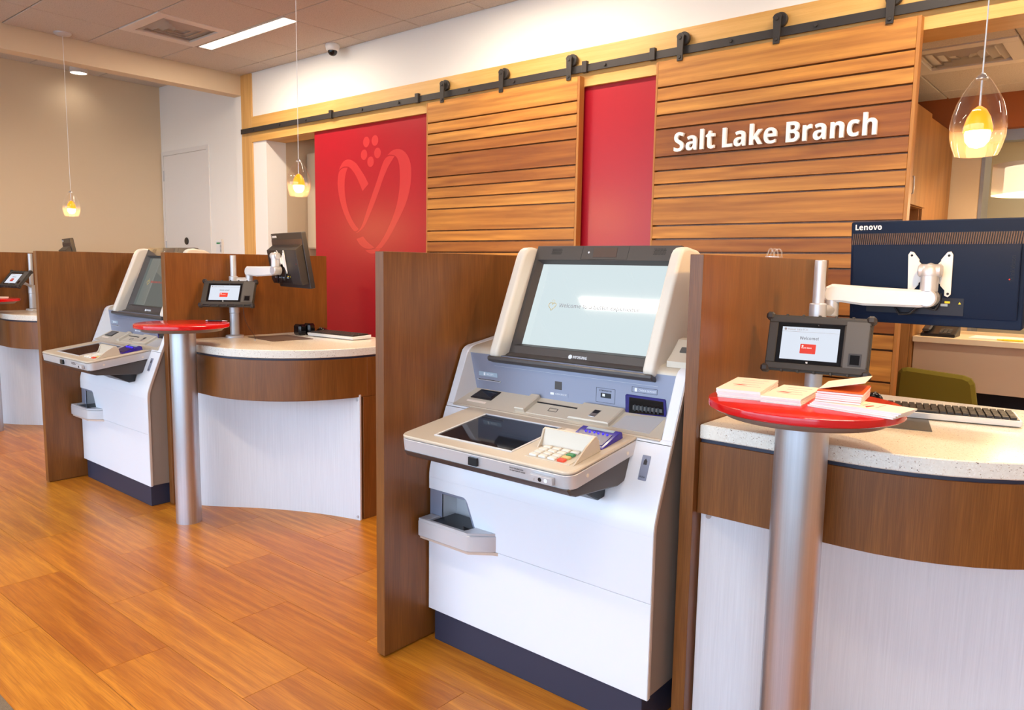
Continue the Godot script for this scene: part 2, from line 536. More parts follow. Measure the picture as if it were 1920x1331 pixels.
func make_kiosk(X: float, label: String, lit: bool):
	var O := Vector3(XC, 0, -0.5)
	var t := thing("teller_kiosk", label, "ATM", Vector3(X, 0, 0) + O, 0.0, "self-service teller kiosks")
	var b := MB.new(O)
	b.bx(0.075, 1.012, 0.0, 0.128, -0.92, -0.231, 0.002)
	obj("plinth", b, "kiosk_base", t)
	b = MB.new(O)
	b.px([[-0.235, 0.13], [-0.235, 0.68], [-0.26, 0.755], [-0.335, 0.94], [-0.42, 0.985], [-0.42, 1.09], [-0.95, 1.09], [-0.95, 0.13]], 0.31, 1.02)
	b.px([[-0.31, 0.13], [-0.31, 0.62], [-0.235, 0.62], [-0.235, 0.68], [-0.26, 0.755], [-0.335, 0.94], [-0.42, 0.985], [-0.42, 1.09], [-0.95, 1.09], [-0.95, 0.13]], 0.068, 0.31)
	b.bx(0.068, 0.31, 0.13, 0.5, -0.32, -0.235)
	obj("cabinet_body", b, "kiosk_bronze", t)
	for s in [[0.058, 0.07], [1.018, 1.031]]:
		b = MB.new(O)
		b.px([[-0.232, 0.13], [-0.232, 0.68], [-0.256, 0.755], [-0.328, 0.942], [-0.404, 1.13], [-0.43, 1.148], [-0.6, 1.172], [-0.95, 1.184], [-0.95, 0.13]], s[0], s[1])
		var sp := obj("side_panel", b, "kiosk_bronze", t)
		for q in [[0.66, -0.40], [0.46, -0.44], [0.27, -0.46], [0.85, -0.47]]:
			b = MB.new(O)
			b.cyl(Vector3(s[1] if s[0] > 0.5 else s[0], q[0], q[1]), 0.004, 0.004, 10, Basis(Vector3.BACK, PI / 2))
			obj("rivet", b, "label_white", sp)
	# white front: lower door, upper door with its cut-out, curved apron
	b = MB.new(O)
	b.pz([[0.052, 0.127], [1.036, 0.127], [1.036, 0.4443], [0.052, 0.4443]], -0.234, -0.22, 0.001)
	obj("lower_door", b, "kiosk_white", t)
	b = MB.new(O)
	b.pz([[0.052, 0.4455], [1.036, 0.4455], [1.036, 0.66], [0.052, 0.66], [0.052, 0.614], [0.236, 0.614], [0.25, 0.607], [0.258, 0.594], [0.298, 0.505], [0.052, 0.505]], -0.234, -0.22, 0.0004)
	var ud := obj("upper_door", b, "kiosk_white", t)
	b = MB.new(O)
	var apron := [[-0.22, 0.6602], [-0.2205, 0.675], [-0.223, 0.692], [-0.229, 0.715], [-0.2385, 0.742], [-0.2525, 0.778], [-0.2846, 0.860], [-0.3105, 0.927]]
	b.px(strip(apron, 0.014), 0.052, 1.036, 0.0004)
	obj("front_apron", b, "kiosk_white", t)
	b = MB.new(O)
	b.px(strip([[-0.3115, 0.929], [-0.316, 0.9415]], 0.014), 0.052, 1.036, 0.002)
	obj("apron_rim", b, "kiosk_white", t)
	for s in [[0.052, 0.088], [0.997, 1.036]]:
		b = MB.new(O)
		b.px(strip([[-0.3162, 0.942], [-0.352, 1.03], [-0.391, 1.128], [-0.398, 1.142], [-0.409, 1.152], [-0.424, 1.159], [-0.585, 1.185], [-0.72, 1.197]], 0.014), s[0], s[1], 0.003)
		obj("side_rim", b, "kiosk_white", t)
	for s in [[1.029, 1.0375]]:
		b = MB.new(O)
		b.px(strip([[-0.2235, 0.13], [-0.2235, 0.661], [-0.2265, 0.692], [-0.242, 0.742], [-0.256, 0.778], [-0.3195, 0.942], [-0.394, 1.128]], 0.012), s[0], s[1])
		obj("edge_strip", b, "kiosk_edge", t)
	# push plate on the apron
	var ap := frame(Vector3(0.962, 0.852, -0.2806), Vector3(1, 0, 0), Vector3(0, 0.9338, -0.3578))
	b = MB.new(O)
	b.xf = ap
	b.pz(rrect(-0.0145, 0.0145, -0.04, 0.04, 0.003, 3), -0.002, 0.0015, 0.0005)
	var pp := obj("push_plate", b, "kiosk_panel", t)
	b = MB.new(O)
	b.xf = ap
	b.pz([[-0.006, 0.010], [0.006, 0.010], [0.006, 0.022], [0.0, 0.030], [-0.006, 0.022]], 0.0015, 0.002)
	obj("key_symbol", b, "ink", pp)
	text(pp, "push_lettering", "PUSH", 0.0055, ap * Vector3(-0.009, -0.032, 0.0016) - O, "ink", ap.basis)
	# niche: sill, sides, back panel
	b = MB.new(O)
	b.face([Vector3(0.088, 0.942, -0.316), Vector3(0.997, 0.942, -0.316), Vector3(0.9675, 0.996, -0.406), Vector3(0.1275, 0.996, -0.406)])
	b.bx(0.088, 0.997, 0.9355, 0.9435, -0.324, -0.309, 0.003)
	var sill := obj("sill", b, "kiosk_sill", t)
	for s in [0, 1]:
		b = MB.new(O)
		var q := [Vector3(0.088, 0.942, -0.316), Vector3(0.1275, 0.996, -0.406), Vector3(0.0905, 1.137, -0.406), Vector3(0.088, 1.134, -0.394)]
		if s == 1:
			for k in 4: q[k].x = 2 * XC - q[k].x - 0.005
			q.reverse()
		b.face(q)
		obj("niche_side", b, "kiosk_silver", t)
	b = MB.new(O)
	b.pz([[0.1275, 0.994], [0.9675, 0.994], [1.0025, 1.134], [0.0905, 1.134]], -0.43, -0.406)
	var fp := obj("function_panel", b, "kiosk_panel", t)
	for q in [[0.088, 0.212, 1.0], [0.918, 0.997, 1.0], [0.212, 0.918, 0.0]]:
		b = MB.new(O)
		if q[2] > 0.5: b.px([[-0.406, 1.134], [-0.4085, 1.143], [-0.415, 1.151], [-0.425, 1.157], [-0.44, 1.161], [-0.585, 1.183], [-0.72, 1.195], [-0.72, 1.09], [-0.42, 1.09]], q[0], q[1], 0.0, 40.0)
		else: b.px([[-0.4062, 1.128], [-0.408, 1.132], [-0.414, 1.134], [-0.72, 1.134], [-0.72, 1.09], [-0.42, 1.09]], q[0], q[1], 0.0, 40.0)
		obj("top_cover", b, "kiosk_sill", t)
	# on the panel
	b = MB.new(O)
	b.bx(0.139, 0.235, 1.047, 1.064, -0.406, -0.4045, 0.0005)
	var rl := obj("receipt_label", b, "label_grey", fp)
	text(rl, "receipt_lettering", "RECEIPT", 0.007, Vector3(0.18, 1.052, -0.4044) - O, "label_white")
	b = MB.new(O)
	b.bx(0.165, 0.173, 1.050, 1.061, -0.4045, -0.404)
	obj("receipt_symbol", b, "label_white", rl)
	b = MB.new(O)
	b.bx(0.133, 0.252, 1.0295, 1.0355, -0.4065, -0.4035, 0.001)
	var rs := obj("receipt_slot", b, "kiosk_silver", fp)
	b = MB.new(O)
	b.bx(0.138, 0.248, 1.0325, 1.035, -0.4038, -0.4032)
	obj("slot_gap", b, "kiosk_gap", rs)
	b = MB.new(O)
	b.bx(0.511, 0.542, 1.035, 1.0645, -0.407, -0.4045, 0.0008)
	obj("sensor_window", b, "kiosk_charcoal", fp)
	b = MB.new(O)
	b.bx(0.484, 0.571, 1.011, 1.025, -0.406, -0.4053)
	var cl := obj("cash_label", b, "kiosk_panel", fp)
	text(cl, "cash_lettering", "CASH INSERT", 0.0062, Vector3(0.515, 1.0155, -0.4052) - O, "label_white")
	b = MB.new(O)
	b.bx(0.492, 0.508, 1.014, 1.0225, -0.4053, -0.4048)
	obj("cash_symbol", b, "label_white", cl)
	b = MB.new(O)
	for q in [[0.69, 0.766, 1.0625, 1.0635], [0.692, 0.767, 1.0130, 1.0140], [0.69, 0.691, 1.013, 1.0635], [0.766, 0.767, 1.013, 1.0635]]: b.bx(q[0], q[1], q[2], q[3], -0.406, -0.4054)
	obj("navigator_outline", b, "kiosk_gap", fp)
	text(fp, "navigator_lettering", "EZ NAVIGATOR", 0.0055, Vector3(0.702, 1.052, -0.4058) - O, "ink")
	b = MB.new(O)
	b.bx(0.709, 0.751, 1.030, 1.0465, -0.407, -0.4045, 0.001)
	var jk := obj("audio_socket", b, "black", fp)
	b = MB.new(O)
	b.bx(0.717, 0.727, 1.035, 1.044, -0.4045, -0.4038)
	obj("audio_symbol", b, "label_white", jk)
	b = MB.new(O)
	for q in [[0.832, 0.928, 1.0815, 1.0825], [0.832, 0.928, 1.064, 1.065], [0.832, 0.833, 1.064, 1.0825], [0.927, 0.928, 1.064, 1.0825]]: b.bx(q[0], q[1], q[2], q[3], -0.406, -0.4054)
	obj("check_outline", b, "kiosk_gap", fp)
	text(fp, "check_lettering", "CHECK DEPOSIT", 0.0065, Vector3(0.859, 1.0695, -0.4058) - O, "label_white")
	b = MB.new(O)
	b.bx(0.843, 0.852, 1.067, 1.079, -0.406, -0.4052)
	obj("check_symbol", b, "label_white", fp)
	b = MB.new(O)
	for q in [[0.219, 0.929, 1.092, 1.0928]]: b.bx(q[0], q[1], q[2], q[3], -0.406, -0.4056)
	obj("panel_seam", b, "kiosk_silver", fp)
	# check reader: framed mouth with a sloping hood, set on the panel
	b = MB.new(O)
	b.pz([[0.812, 0.988], [0.966, 0.998], [0.961, 1.050], [0.957, 1.0545], [0.814, 1.0545], [0.809, 1.050]], -0.41, -0.4015, 0.0015)
	var ck := obj("check_reader", b, "check_blue", t)
	b = MB.new(O)
	b.pz([[0.826, 0.993], [0.958, 1.001], [0.953, 1.046], [0.826, 1.046]], -0.4015, -0.4008)
	obj("reader_mouth", b, "black_gloss", ck)
	b = MB.new(O)
	b.pz([[0.842, 1.006], [0.952, 1.010], [0.951, 1.021], [0.842, 1.021]], -0.4008, -0.3985)
	obj("roller_bar", b, "dark_grey", ck)
	for k in 7:
		b = MB.new(O)
		b.bx(0.848 + k * 0.0145, 0.854 + k * 0.0145, 1.0035, 1.0235, -0.3986, -0.3968)
		obj("roller", b, "black", ck)
	# on the sill
	var n := Vector3(0, 0.8575, 0.5145)
	var sl := frame(Vector3(0.5475, 0.969, -0.361), Vector3(1, 0, 0), Vector3(0, 0.5145, -0.8575))
	b = MB.new(O)
	b.xf = sl
	b.pz([[-0.405, -0.007], [-0.30, -0.007], [-0.287, 0.045], [-0.387, 0.045]], -0.004, 0.004, 0.001)
	var dw := obj("scanner_frame", b, "black", sill)
	b = MB.new(O)
	b.xf = sl
	b.pz([[-0.395, -0.002], [-0.308, -0.002], [-0.297, 0.04], [-0.383, 0.04]], 0.004, 0.0046)
	obj("scanner_glass", b, "touch_glass", dw)
	b = MB.new(O)
	b.xf = sl
	b.bx(-0.41, -0.313, -0.029, -0.019, 0.0, 0.0008)
	obj("scanner_label", b, "paper_cream", sill)
	b = MB.new(O)
	b.xf = sl
	b.pz([[-0.157, -0.039], [-0.112, -0.039], [-0.098, 0.026], [-0.098, 0.05], [-0.134, 0.05]], -0.004, 0.018, 0.003)
	obj("cash_ridge", b, "kiosk_sill", sill)
	b = MB.new(O)
	b.xf = sl
	b.pz([[-0.108, -0.038], [0.082, -0.038], [0.096, 0.022], [-0.092, 0.022]], -0.004, 0.002, 0.001)
	var cv := obj("cash_cover", b, "kiosk_sill", sill)
	b = MB.new(O)
	b.xf = sl
	for q in [[-0.025, 0.013, -0.012, -0.010], [-0.025, 0.013, 0.003, 0.005], [-0.025, -0.023, -0.012, 0.005], [0.011, 0.013, -0.012, 0.005]]: b.bx(q[0], q[1], q[2], q[3], 0.002, 0.0026)
	obj("wallet_symbol", b, "ink", cv)
	b = MB.new(O)
	b.xf = sl
	b.bx(-0.095, 0.098, 0.0225, 0.026, -0.004, 0.004)
	obj("cash_gap", b, "kiosk_gap", sill)
	b = MB.new(O)
	b.xf = sl
	b.pz([[0.081, -0.038], [0.246, -0.036], [0.263, 0.05], [0.10, 0.05]], -0.004, 0.016, 0.004)
	var cb := obj("finger_block", b, "kiosk_sill", sill)
	b = MB.new(O)
	b.xf = sl
	b.pz([[0.158, -0.018], [0.183, -0.018], [0.192, 0.018], [0.165, 0.018]], 0.016, 0.0175, 0.0005)
	obj("finger_sensor", b, "steel", cb)
	b = MB.new(O)
	b.xf = sl
	b.pz([[0.164, 0.0], [0.186, 0.0], [0.191, 0.016], [0.167, 0.016]], 0.0175, 0.018)
	obj("finger_window", b, "kiosk_gap", cb)
	b = MB.new(O)
	b.xf = sl
	b.pz([[0.256, -0.033], [0.398, -0.036], [0.415, 0.047], [0.275, 0.03]], -0.004, 0.001)
	obj("check_tray", b, "kiosk_silver", sill)
	# screen head, leaning back
	var hd := frame(Vector3(0.565, 1.136, -0.449), Vector3(1, 0, 0), Vector3(0, 0.9230, -0.3846))
	b = MB.new(O)
	b.xf = hd
	for q in [[-0.314, 0.314, 0.0, 0.040], [-0.314, 0.314, 0.396, 0.455], [-0.314, -0.298, 0.040, 0.396], [0.302, 0.314, 0.040, 0.396]]: b.bx(q[0], q[1], q[2], q[3], -0.03, 0.0, 0.001)
	var sa := [Vector3(-0.298, 0.040, 0), Vector3(0.302, 0.040, 0), Vector3(0.302, 0.396, 0), Vector3(-0.298, 0.396, 0)]
	var sb := [Vector3(-0.280, 0.0535, -0.022), Vector3(0.294, 0.0535, -0.022), Vector3(0.294, 0.3865, -0.022), Vector3(-0.280, 0.3865, -0.022)]
	for k in 4: b.face([sa[k], sa[(k + 1) % 4], sb[(k + 1) % 4], sb[k]])
	b.px([[-0.032, 0.0], [-0.032, 0.44], [-0.02, 0.452], [-0.002, 0.4552], [-0.02, 0.459], [-0.12, 0.450], [-0.15, 0.42], [-0.16, 0.0]], -0.314, 0.314)
	var hs := obj("head_bezel", b, "kiosk_charcoal", t)
	b = MB.new(O)
	b.xf = hd
	b.bx(-0.280, 0.294, 0.0535, 0.3865, -0.026, -0.0218)
	var sc := obj("screen", b, "screen_white" if lit else "screen_grey", t)
	text(sc, "screen_lettering", "Welcome to a better experience", 0.0155, hd * Vector3(-0.152, 0.2065, -0.0217) - O, "ink_grey" if lit else "red_print", hd.basis, false, 0.0004, 0.350)
	var lb := MB.new(O)
	lb.xf = hd
	var hp := []
	for k in 21:
		var a := TAU * k / 20.0
		hp.append(Vector3(-0.184 + 0.0175 * pow(sin(a), 3), 0.2145 + 0.0011 * (13 * cos(a) - 5 * cos(2 * a) - 2 * cos(3 * a) - cos(4 * a)), -0.0214))
	lb.tube(hp, 0.0011, 5)
	for k in 5: lb.cyl(Vector3(-0.184 + 0.006 * sin(k * TAU / 5), 0.2335 + 0.006 * cos(k * TAU / 5), -0.0216), 0.0016, 0.0006, 8, Basis(Vector3.RIGHT, PI / 2))
	obj("screen_emblem", lb, "key_yellow", sc)
	for s in [-1, 1]:
		b = MB.new(O)
		b.xf = hd
		b.rounds = 4
		var side := [[0.050, -0.030], [0.060, -0.026], [0.0655, -0.014], [0.0665, 0.01], [0.0655, 0.375], [0.063, 0.398], [0.056, 0.415], [0.044, 0.427], [0.02, 0.440], [-0.05, 0.458], [-0.11, 0.455], [-0.12, 0.44], [-0.12, -0.01], [-0.05, -0.03]]
		b.px(side, minf(s * 0.3142, s * 0.358), maxf(s * 0.3142, s * 0.358), 0.013, 50.0)
		obj("head_wing", b, "kiosk_cream", t)
	b = MB.new(O)
	b.xf = hd
	b.px([[0.0, 0.010], [0.008, 0.002], [0.022, -0.012], [0.038, -0.022], [0.056, -0.028], [0.056, -0.046], [0.038, -0.046], [0.0, -0.040], [-0.05, -0.012], [-0.05, 0.0]], -0.3138, 0.3138, 0.002)
	b.px([[0.048, -0.0305], [0.062, -0.0285], [0.0665, -0.034], [0.065, -0.042], [0.056, -0.047], [0.0, -0.043], [0.0, -0.031]], -0.357, 0.357, 0.003)
	obj("head_chin", b, "kiosk_charcoal", t)
	var lg := obj("maker_emblem", _disc(hd * Vector3(-0.024, 0.0165, 0.0012) - O, 0.0085, 0.001, hd.basis), "label_white", hs)
	text(lg, "maker_lettering", "HYOSUNG", 0.0105, hd * Vector3(-0.012, 0.0115, 0.0005) - O, "label_white", hd.basis, true, 0.0012, 0.06)
	b = MB.new(O)
	b.xf = hd
	for q in [[-0.094, 0.109, 0.3990, 0.3998], [-0.0945, -0.0937, 0.399, 0.454], [0.1085, 0.1093, 0.399, 0.454]]: b.bx(q[0], q[1], q[2], q[3], 0.0, 0.0006)
	obj("camera_outline", b, "kiosk_gap", hs)
	b = MB.new(O)
	b.xf = hd
	b.pz([[-0.041, 0.408], [0.062, 0.408], [0.059, 0.4465], [-0.044, 0.4465]], 0.0, 0.0014, 0.0004)
	obj("camera_window", b, "pad_brown", hs)
	obj("indicator", _disc(hd * Vector3(-0.063, 0.427, 0.0012) - O, 0.0042, 0.0012, hd.basis), "label_white", hs)
	for s in [-0.215, 0.235]:
		b = MB.new(O)
		b.xf = hd
		for i in 8:
			for j in 5: b.bx(s - 0.023 + i * 0.006 + (j % 2) * 0.003, s - 0.0195 + i * 0.006 + (j % 2) * 0.003, 0.4195 + j * 0.005, 0.4225 + j * 0.005, 0.0, 0.0007)
		obj("speaker_grille", b, "black", hs)
	# contactless unit on the right shoulder
	b = MB.new(O)
	b.px([[-0.425, 1.158], [-0.425, 1.178], [-0.455, 1.200], [-0.50, 1.243], [-0.53, 1.247], [-0.545, 1.18], [-0.53, 1.172]], 0.945, 1.026, 0.003)
	var cu := obj("card_tap_unit", b, "kiosk_sill", t)
	b = MB.new(O)
	b.xf = frame(Vector3(0.991, 1.2125, -0.468), Vector3(1, 0, 0), Vector3(0, 0.69, -0.7236))
	b.pz(rrect(-0.018, 0.018, -0.012, 0.012, 0.003, 3), -0.002, 0.001)
	obj("tap_window", b, "dark_grey", cu)
	# fold-out tray
	var tr := frame(Vector3(XC, 0.891, 0.05), Vector3(1, 0, 0), Vector3(0, 0.9907, 0.1357))
	var plan := [[-0.365, -0.37]]
	for k in 7:
		var a := deg_to_rad(180.0 + 15.0 * k)
		plan.append([-0.33 + 0.035 * cos(a), -0.035 - 0.035 * sin(a)])
	for k in 7:
		var a := deg_to_rad(270.0 + 15.0 * k)
		plan.append([0.33 + 0.035 * cos(a), -0.035 - 0.035 * sin(a)])
	plan.append([0.365, -0.37])
	b = MB.new(O)
	b.xf = tr
	b.py(plan, -0.0120, 0.0, 0.004)
	var tt := obj("tray_top", b, "kiosk_sill", t)
	b = MB.new(O)
	b.xf = tr
	b.py(plan, -0.056, -0.0128, 0.0015)
	var sk := obj("tray_skirt", b, "kiosk_silver", t)
	b = MB.new(O)
	b.px([[0.046, 0.838], [0.03, 0.818], [0.0, 0.808], [-0.228, 0.792], [-0.262, 0.80], [-0.312, 0.872], [-0.31, 0.882]], 0.20, 0.902, 0.004)
	obj("tray_underside", b, "kiosk_charcoal", t)
	b = MB.new(O)
	b.px([[-0.09, 0.803], [-0.10, 0.792], [-0.205, 0.738], [-0.24, 0.742], [-0.25, 0.80]], 0.56, 0.845, 0.004)
	obj("tray_bracket", b, "black", t)
	b = MB.new(O)
	b.xf = tr
	for q in [[-0.2435, 0.1025, -0.0575, -0.0515], [-0.2435, 0.1025, -0.319, -0.313], [-0.2435, -0.2375, -0.3125, -0.058], [0.0965, 0.1025, -0.3125, -0.058]]: b.bx(q[0], q[1], -0.003, 0.0042, q[2], q[3], 0.0015)
	obj("screen_surround", b, "kiosk_silver", tt)
	b = MB.new(O)
	b.xf = tr
	b.bx(-0.2375, 0.0965, -0.003, 0.0008, -0.313, -0.0575)
	obj("touch_screen", b, "touch_glass", tt)
	b = MB.new(O)
	b.xf = tr
	b.bx(0.155, 0.325, -0.002, 0.0022, -0.152, -0.05, 0.001)
	var kp := obj("keypad", b, "kiosk_sill", tt)
	for r in 4:
		for c in 4:
			b = MB.new(O)
			b.xf = tr
			b.box(Vector3(0.182 + c * 0.035, 0.005, -0.135 + r * 0.0235), Vector3(0.027, 0.008, 0.0175), 0.002)
			var km := "key_white"
			if c == 3: km = ["key_red", "key_yellow", "key_green", "key_white"][3 - r] if r > 0 else "key_white"
			obj("key", b, km, kp)
	b = MB.new(O)
	b.xf = tr
	b.px([[-0.150, 0.0], [-0.162, 0.03], [-0.172, 0.052], [-0.178, 0.053], [-0.175, 0.02], [-0.172, 0.0]], 0.145, 0.335, 0.002)
	for s in [[0.333, 0.339]]: b.px([[-0.052, 0.0], [-0.064, 0.006], [-0.12, 0.036], [-0.166, 0.053], [-0.180, 0.053], [-0.190, 0.036], [-0.196, 0.0]], s[0], s[1], 0.0015)
	b.px([[-0.13, 0.0], [-0.150, 0.02], [-0.166, 0.05], [-0.178, 0.053], [-0.186, 0.03], [-0.19, 0.0]], 0.1405, 0.1465, 0.0015)
	obj("keypad_hood", b, "kiosk_sill", kp)
	b = MB.new(O)
	b.xf = tr
	b.bx(0.12, 0.178, -0.001, 0.001, -0.325, -0.245, 0.0005)
	var cp := obj("tap_plate", b, "kiosk_cream", tt)
	b = MB.new(O)
	b.xf = tr
	for k in 3: b.tube([Vector3(0.14 + k * 0.006, 0.001, -0.295), Vector3(0.145 + k * 0.007, 0.001, -0.285), Vector3(0.14 + k * 0.006, 0.001, -0.275)], 0.0008, 4)
	obj("tap_symbol", b, "dark_grey", cp)
	b = MB.new(O)
	b.xf = tr
	b.px([[-0.205, 0.0], [-0.215, 0.004], [-0.30, 0.022], [-0.318, 0.024], [-0.325, 0.02], [-0.328, 0.0]], 0.19, 0.337, 0.002)
	var cr := obj("card_reader", b, "reader_blue", tt)
	b = MB.new(O)
	b.xf = tr
	b.px([[-0.222, 0.0058], [-0.285, 0.0192], [-0.285, 0.021], [-0.222, 0.0076]], 0.205, 0.325)
	obj("card_mouth", b, "check_blue", cr)
	b = MB.new(O)
	b.xf = tr
	b.px([[-0.300, 0.0225], [-0.314, 0.0245], [-0.314, 0.0255], [-0.300, 0.0235]], 0.215, 0.318)
	obj("reader_label", b, "label_grey", cr)
	for k in 6:
		b = MB.new(O)
		b.xf = tr
		b.lathe([[0.0, -0.004], [0.004, 0.0], [0.0, 0.004]], Vector3(0.226 + k * 0.0165, 0.0215 - 0.0, -0.282 + 0.002 * (k % 2)), 8)
		obj("led_light", b, "blue_led_light", cr)
	# tray front fittings
	b = MB.new(O)
	b.bx(0.517, 0.5535, 0.8455, 0.8715, 0.045, 0.0565, 0.0006)
	obj("front_sensor", b, "black", sk)
	var fz := frame(Vector3(0.77, 0.845, 0.0575), Vector3(1, 0, 0), Vector3(0, 0.9907, 0.1357))
	b = MB.new(O)
	b.xf = fz
	b.pz(rrect(0.0, 0.085, 0.0, 0.0215, 0.001, 2), -0.012, 0.0015, 0.0005)
	var jp := obj("jack_plate", b, "kiosk_silver", sk)
	for q in [[0.014, "kiosk_silver"], [0.040, "black"], [0.062, "label_white"]]:
		obj("jack", _disc(fz * Vector3(q[0], 0.0108, 0.002) - O, 0.0065, 0.002, fz.basis), q[1], jp)
	text(sk, "jack_lettering", "Insert headphones", 0.0042, Vector3(0.690, 0.866, 0.0556) - O, "ink")
	text(sk, "jack_lettering", "to start speech mode", 0.0042, Vector3(0.690, 0.859, 0.0548) - O, "ink")
	for q in [[0.868, -0.037], [0.894, -0.259]]:
		b = MB.new(O)
		b.cyl(Vector3(0.9125, q[0], q[1]), 0.006, 0.003, 12, Basis(Vector3.BACK, PI / 2))
		obj("tray_screw", b, "kiosk_cream", sk)
	# pocket at the left of the upper door
	b = MB.new(O)
	b.pz([[0.052, 0.505], [0.116, 0.505], [0.116, 0.602], [0.240, 0.602], [0.281, 0.505], [0.297, 0.505], [0.257, 0.594], [0.249, 0.606], [0.236, 0.613], [0.052, 0.613]], -0.236, -0.225, 0.002)
	var pl := obj("pocket_plate", b, "kiosk_panel", t)
	b = MB.new(O)
	b.face([Vector3(0.1, 0.50, -0.309), Vector3(0.30, 0.50, -0.309), Vector3(0.30, 0.615, -0.309), Vector3(0.1, 0.615, -0.309)])
	b.face([Vector3(0.116, 0.50, -0.23), Vector3(0.116, 0.50, -0.309), Vector3(0.116, 0.602, -0.309), Vector3(0.116, 0.602, -0.23)])
	b.face([Vector3(0.281, 0.505, -0.309), Vector3(0.281, 0.505, -0.23), Vector3(0.240, 0.602, -0.23), Vector3(0.240, 0.602, -0.309)])
	b.face([Vector3(0.116, 0.602, -0.23), Vector3(0.116, 0.602, -0.309), Vector3(0.240, 0.602, -0.309), Vector3(0.240, 0.602, -0.23)])
	obj("pocket_lining", b, "kiosk_silver", pl)
	b = MB.new(O)
	b.py([[0.062, -0.222], [0.062, -0.156], [0.066, -0.151], [0.318, -0.151], [0.330, -0.156], [0.388, -0.205], [0.402, -0.222]], 0.444, 0.505, 0.003)
	b.py([[0.064, -0.222], [0.066, -0.153], [0.098, -0.153], [0.112, -0.17], [0.112, -0.222]], 0.505, 0.514, 0.001)
	b.py([[0.098, -0.153], [0.318, -0.153], [0.386, -0.207], [0.398, -0.222], [0.302, -0.222], [0.292, -0.168], [0.108, -0.166]], 0.505, 0.514, 0.001)
	obj("pocket_tray", b, "kiosk_silver", t)
	b = MB.new(O)
	b.bx(0.114, 0.29, 0.5055, 0.507, -0.30, -0.168)
	var bowl := obj("pocket_floor", b, "black", t)
	b = MB.new(O)
	b.px([[-0.17, 0.507], [-0.205, 0.507], [-0.17, 0.528]], 0.283, 0.288)
	obj("pocket_fin", b, "black", bowl)
	b = MB.new(O)
	b.py([[0.066, -0.222], [0.066, -0.160], [0.320, -0.158], [0.392, -0.212], [0.416, -0.222]], 0.433, 0.444)
	obj("pocket_lip", b, "kiosk_edge", t)
	return t

func _disc(at: Vector3, r: float, h: float, bs := Basis.IDENTITY) -> MB:
	var b := MB.new()
	b.cyl(at, r, h, 18, bs * Basis(Vector3.RIGHT, PI / 2), h * 0.3)
	return b

# ---------------------------------------------------------------- furniture
func make_divider(X: float, z0: float, label: String):
	var O := Vector3(X + 0.022, 0, -0.75)
	var t := thing("divider_screen", label, "divider", O, 0.0, "dark wood dividers beside the kiosks")
	var b := MB.new(O)
	b.bx(X, X + 0.0445, 0.007, 1.52, -1.471, z0, 0.0012)
	obj("board", b, "laminate", t)
	b = MB.new(O)
	b.bx(X + 0.012, X + 0.0325, 0.0, 0.007, -1.46, z0 - 0.012)
	obj("foot_rail", b, "laminate", t)

func counter_plan(i: float) -> Array:   # outline of the worktop, set in by i
	var o := [[0.0465, -1.384 + i], [0.0465, -0.355 - i], [0.48, -0.355 - i]]
	for k in range(1, 13):
		var a := deg_to_rad(90.0 - 7.5 * k)
		o.append([0.48 + (0.615 - i) * cos(a), -0.97 + (0.615 - i) * sin(a)])
	o.append([1.095 - i, -1.384 + i])
	return o

func make_counter(X: float, label: String):
	var O := Vector3(0.55, 0, -0.85)
	var t := thing("service_counter", label, "counter", Vector3(X, 0, 0) + O, 0.0, "curved service counters")
	var b := MB.new(O)
	b.py(counter_plan(0.0), 0.958, 1.003, 0.003)
	obj("worktop", b, "quartz", t)
	b = MB.new(O)
	b.py(counter_plan(0.012), 0.946, 0.958)
	obj("reveal_strip", b, "kiosk_base", t)
	b = MB.new(O)
	var outer := counter_plan(0.004).slice(1, 16)
	var inner := counter_plan(0.024).slice(1, 16)
	inner.reverse()
	b.py(outer.slice(0, 15) + inner.slice(0, 15), 0.722, 0.946, 0.001)
	obj("fascia", b, "laminate", t)
	b = MB.new(O)
	b.bx(1.071, 1.0915, 0.722, 0.946, -1.38, -0.972, 0.001)
	obj("end_fascia", b, "laminate", t)
	b = MB.new(O)
	b.bx(1.060, 1.0905, 0.0, 0.7205, -1.38, -0.945, 0.001)
	obj("end_panel", b, "laminate", t)
	b = MB.new(O)
	b.bx(0.0465, 1.06, 0.70, 0.9455, -1.37, -0.98)
	obj("under_frame", b, "laminate", t)
	# white curved modesty panel
	var cv := Curve2D.new()
	var pts := [Vector2(0.052, -0.378), Vector2(0.222, -0.472), Vector2(0.369, -0.577), Vector2(0.507, -0.670), Vector2(0.66, -0.757), Vector2(0.822, -0.832), Vector2(0.97, -0.884), Vector2(1.092, -0.917)]
	for k in pts.size():
		var d: Vector2 = (pts[mini(k + 1, 7)] - pts[maxi(k - 1, 0)]) / 6.0
		cv.add_point(pts[k], -d, d)
	var bp := cv.tessellate(4, 1.0)
	var fr := []
	var bk := []
	for k in bp.size():
		var d: Vector2 = (bp[mini(k + 1, bp.size() - 1)] - bp[maxi(k - 1, 0)]).normalized()
		fr.append([bp[k].x, bp[k].y])
		bk.push_front([bp[k].x + d.y * 0.014, bp[k].y - d.x * 0.014])
	b = MB.new(O)
	b.py(fr + bk, 0.0, 0.735, 0.0008, 20.0)
	var wp := obj("curved_panel", b, "white_laminate", t)
	for q in [[0.072, 0.708, -0.389], [1.075, 0.705, -0.9125], [1.075, 0.02, -0.9125], [0.072, 0.03, -0.389]]:
		obj("screw_cap", _disc(Vector3(q[0], q[1], q[2] + 0.001) - O, 0.0085, 0.004, Basis(Vector3.UP, 0.5 if q[0] < 0.5 else 0.28)), "steel", wp)

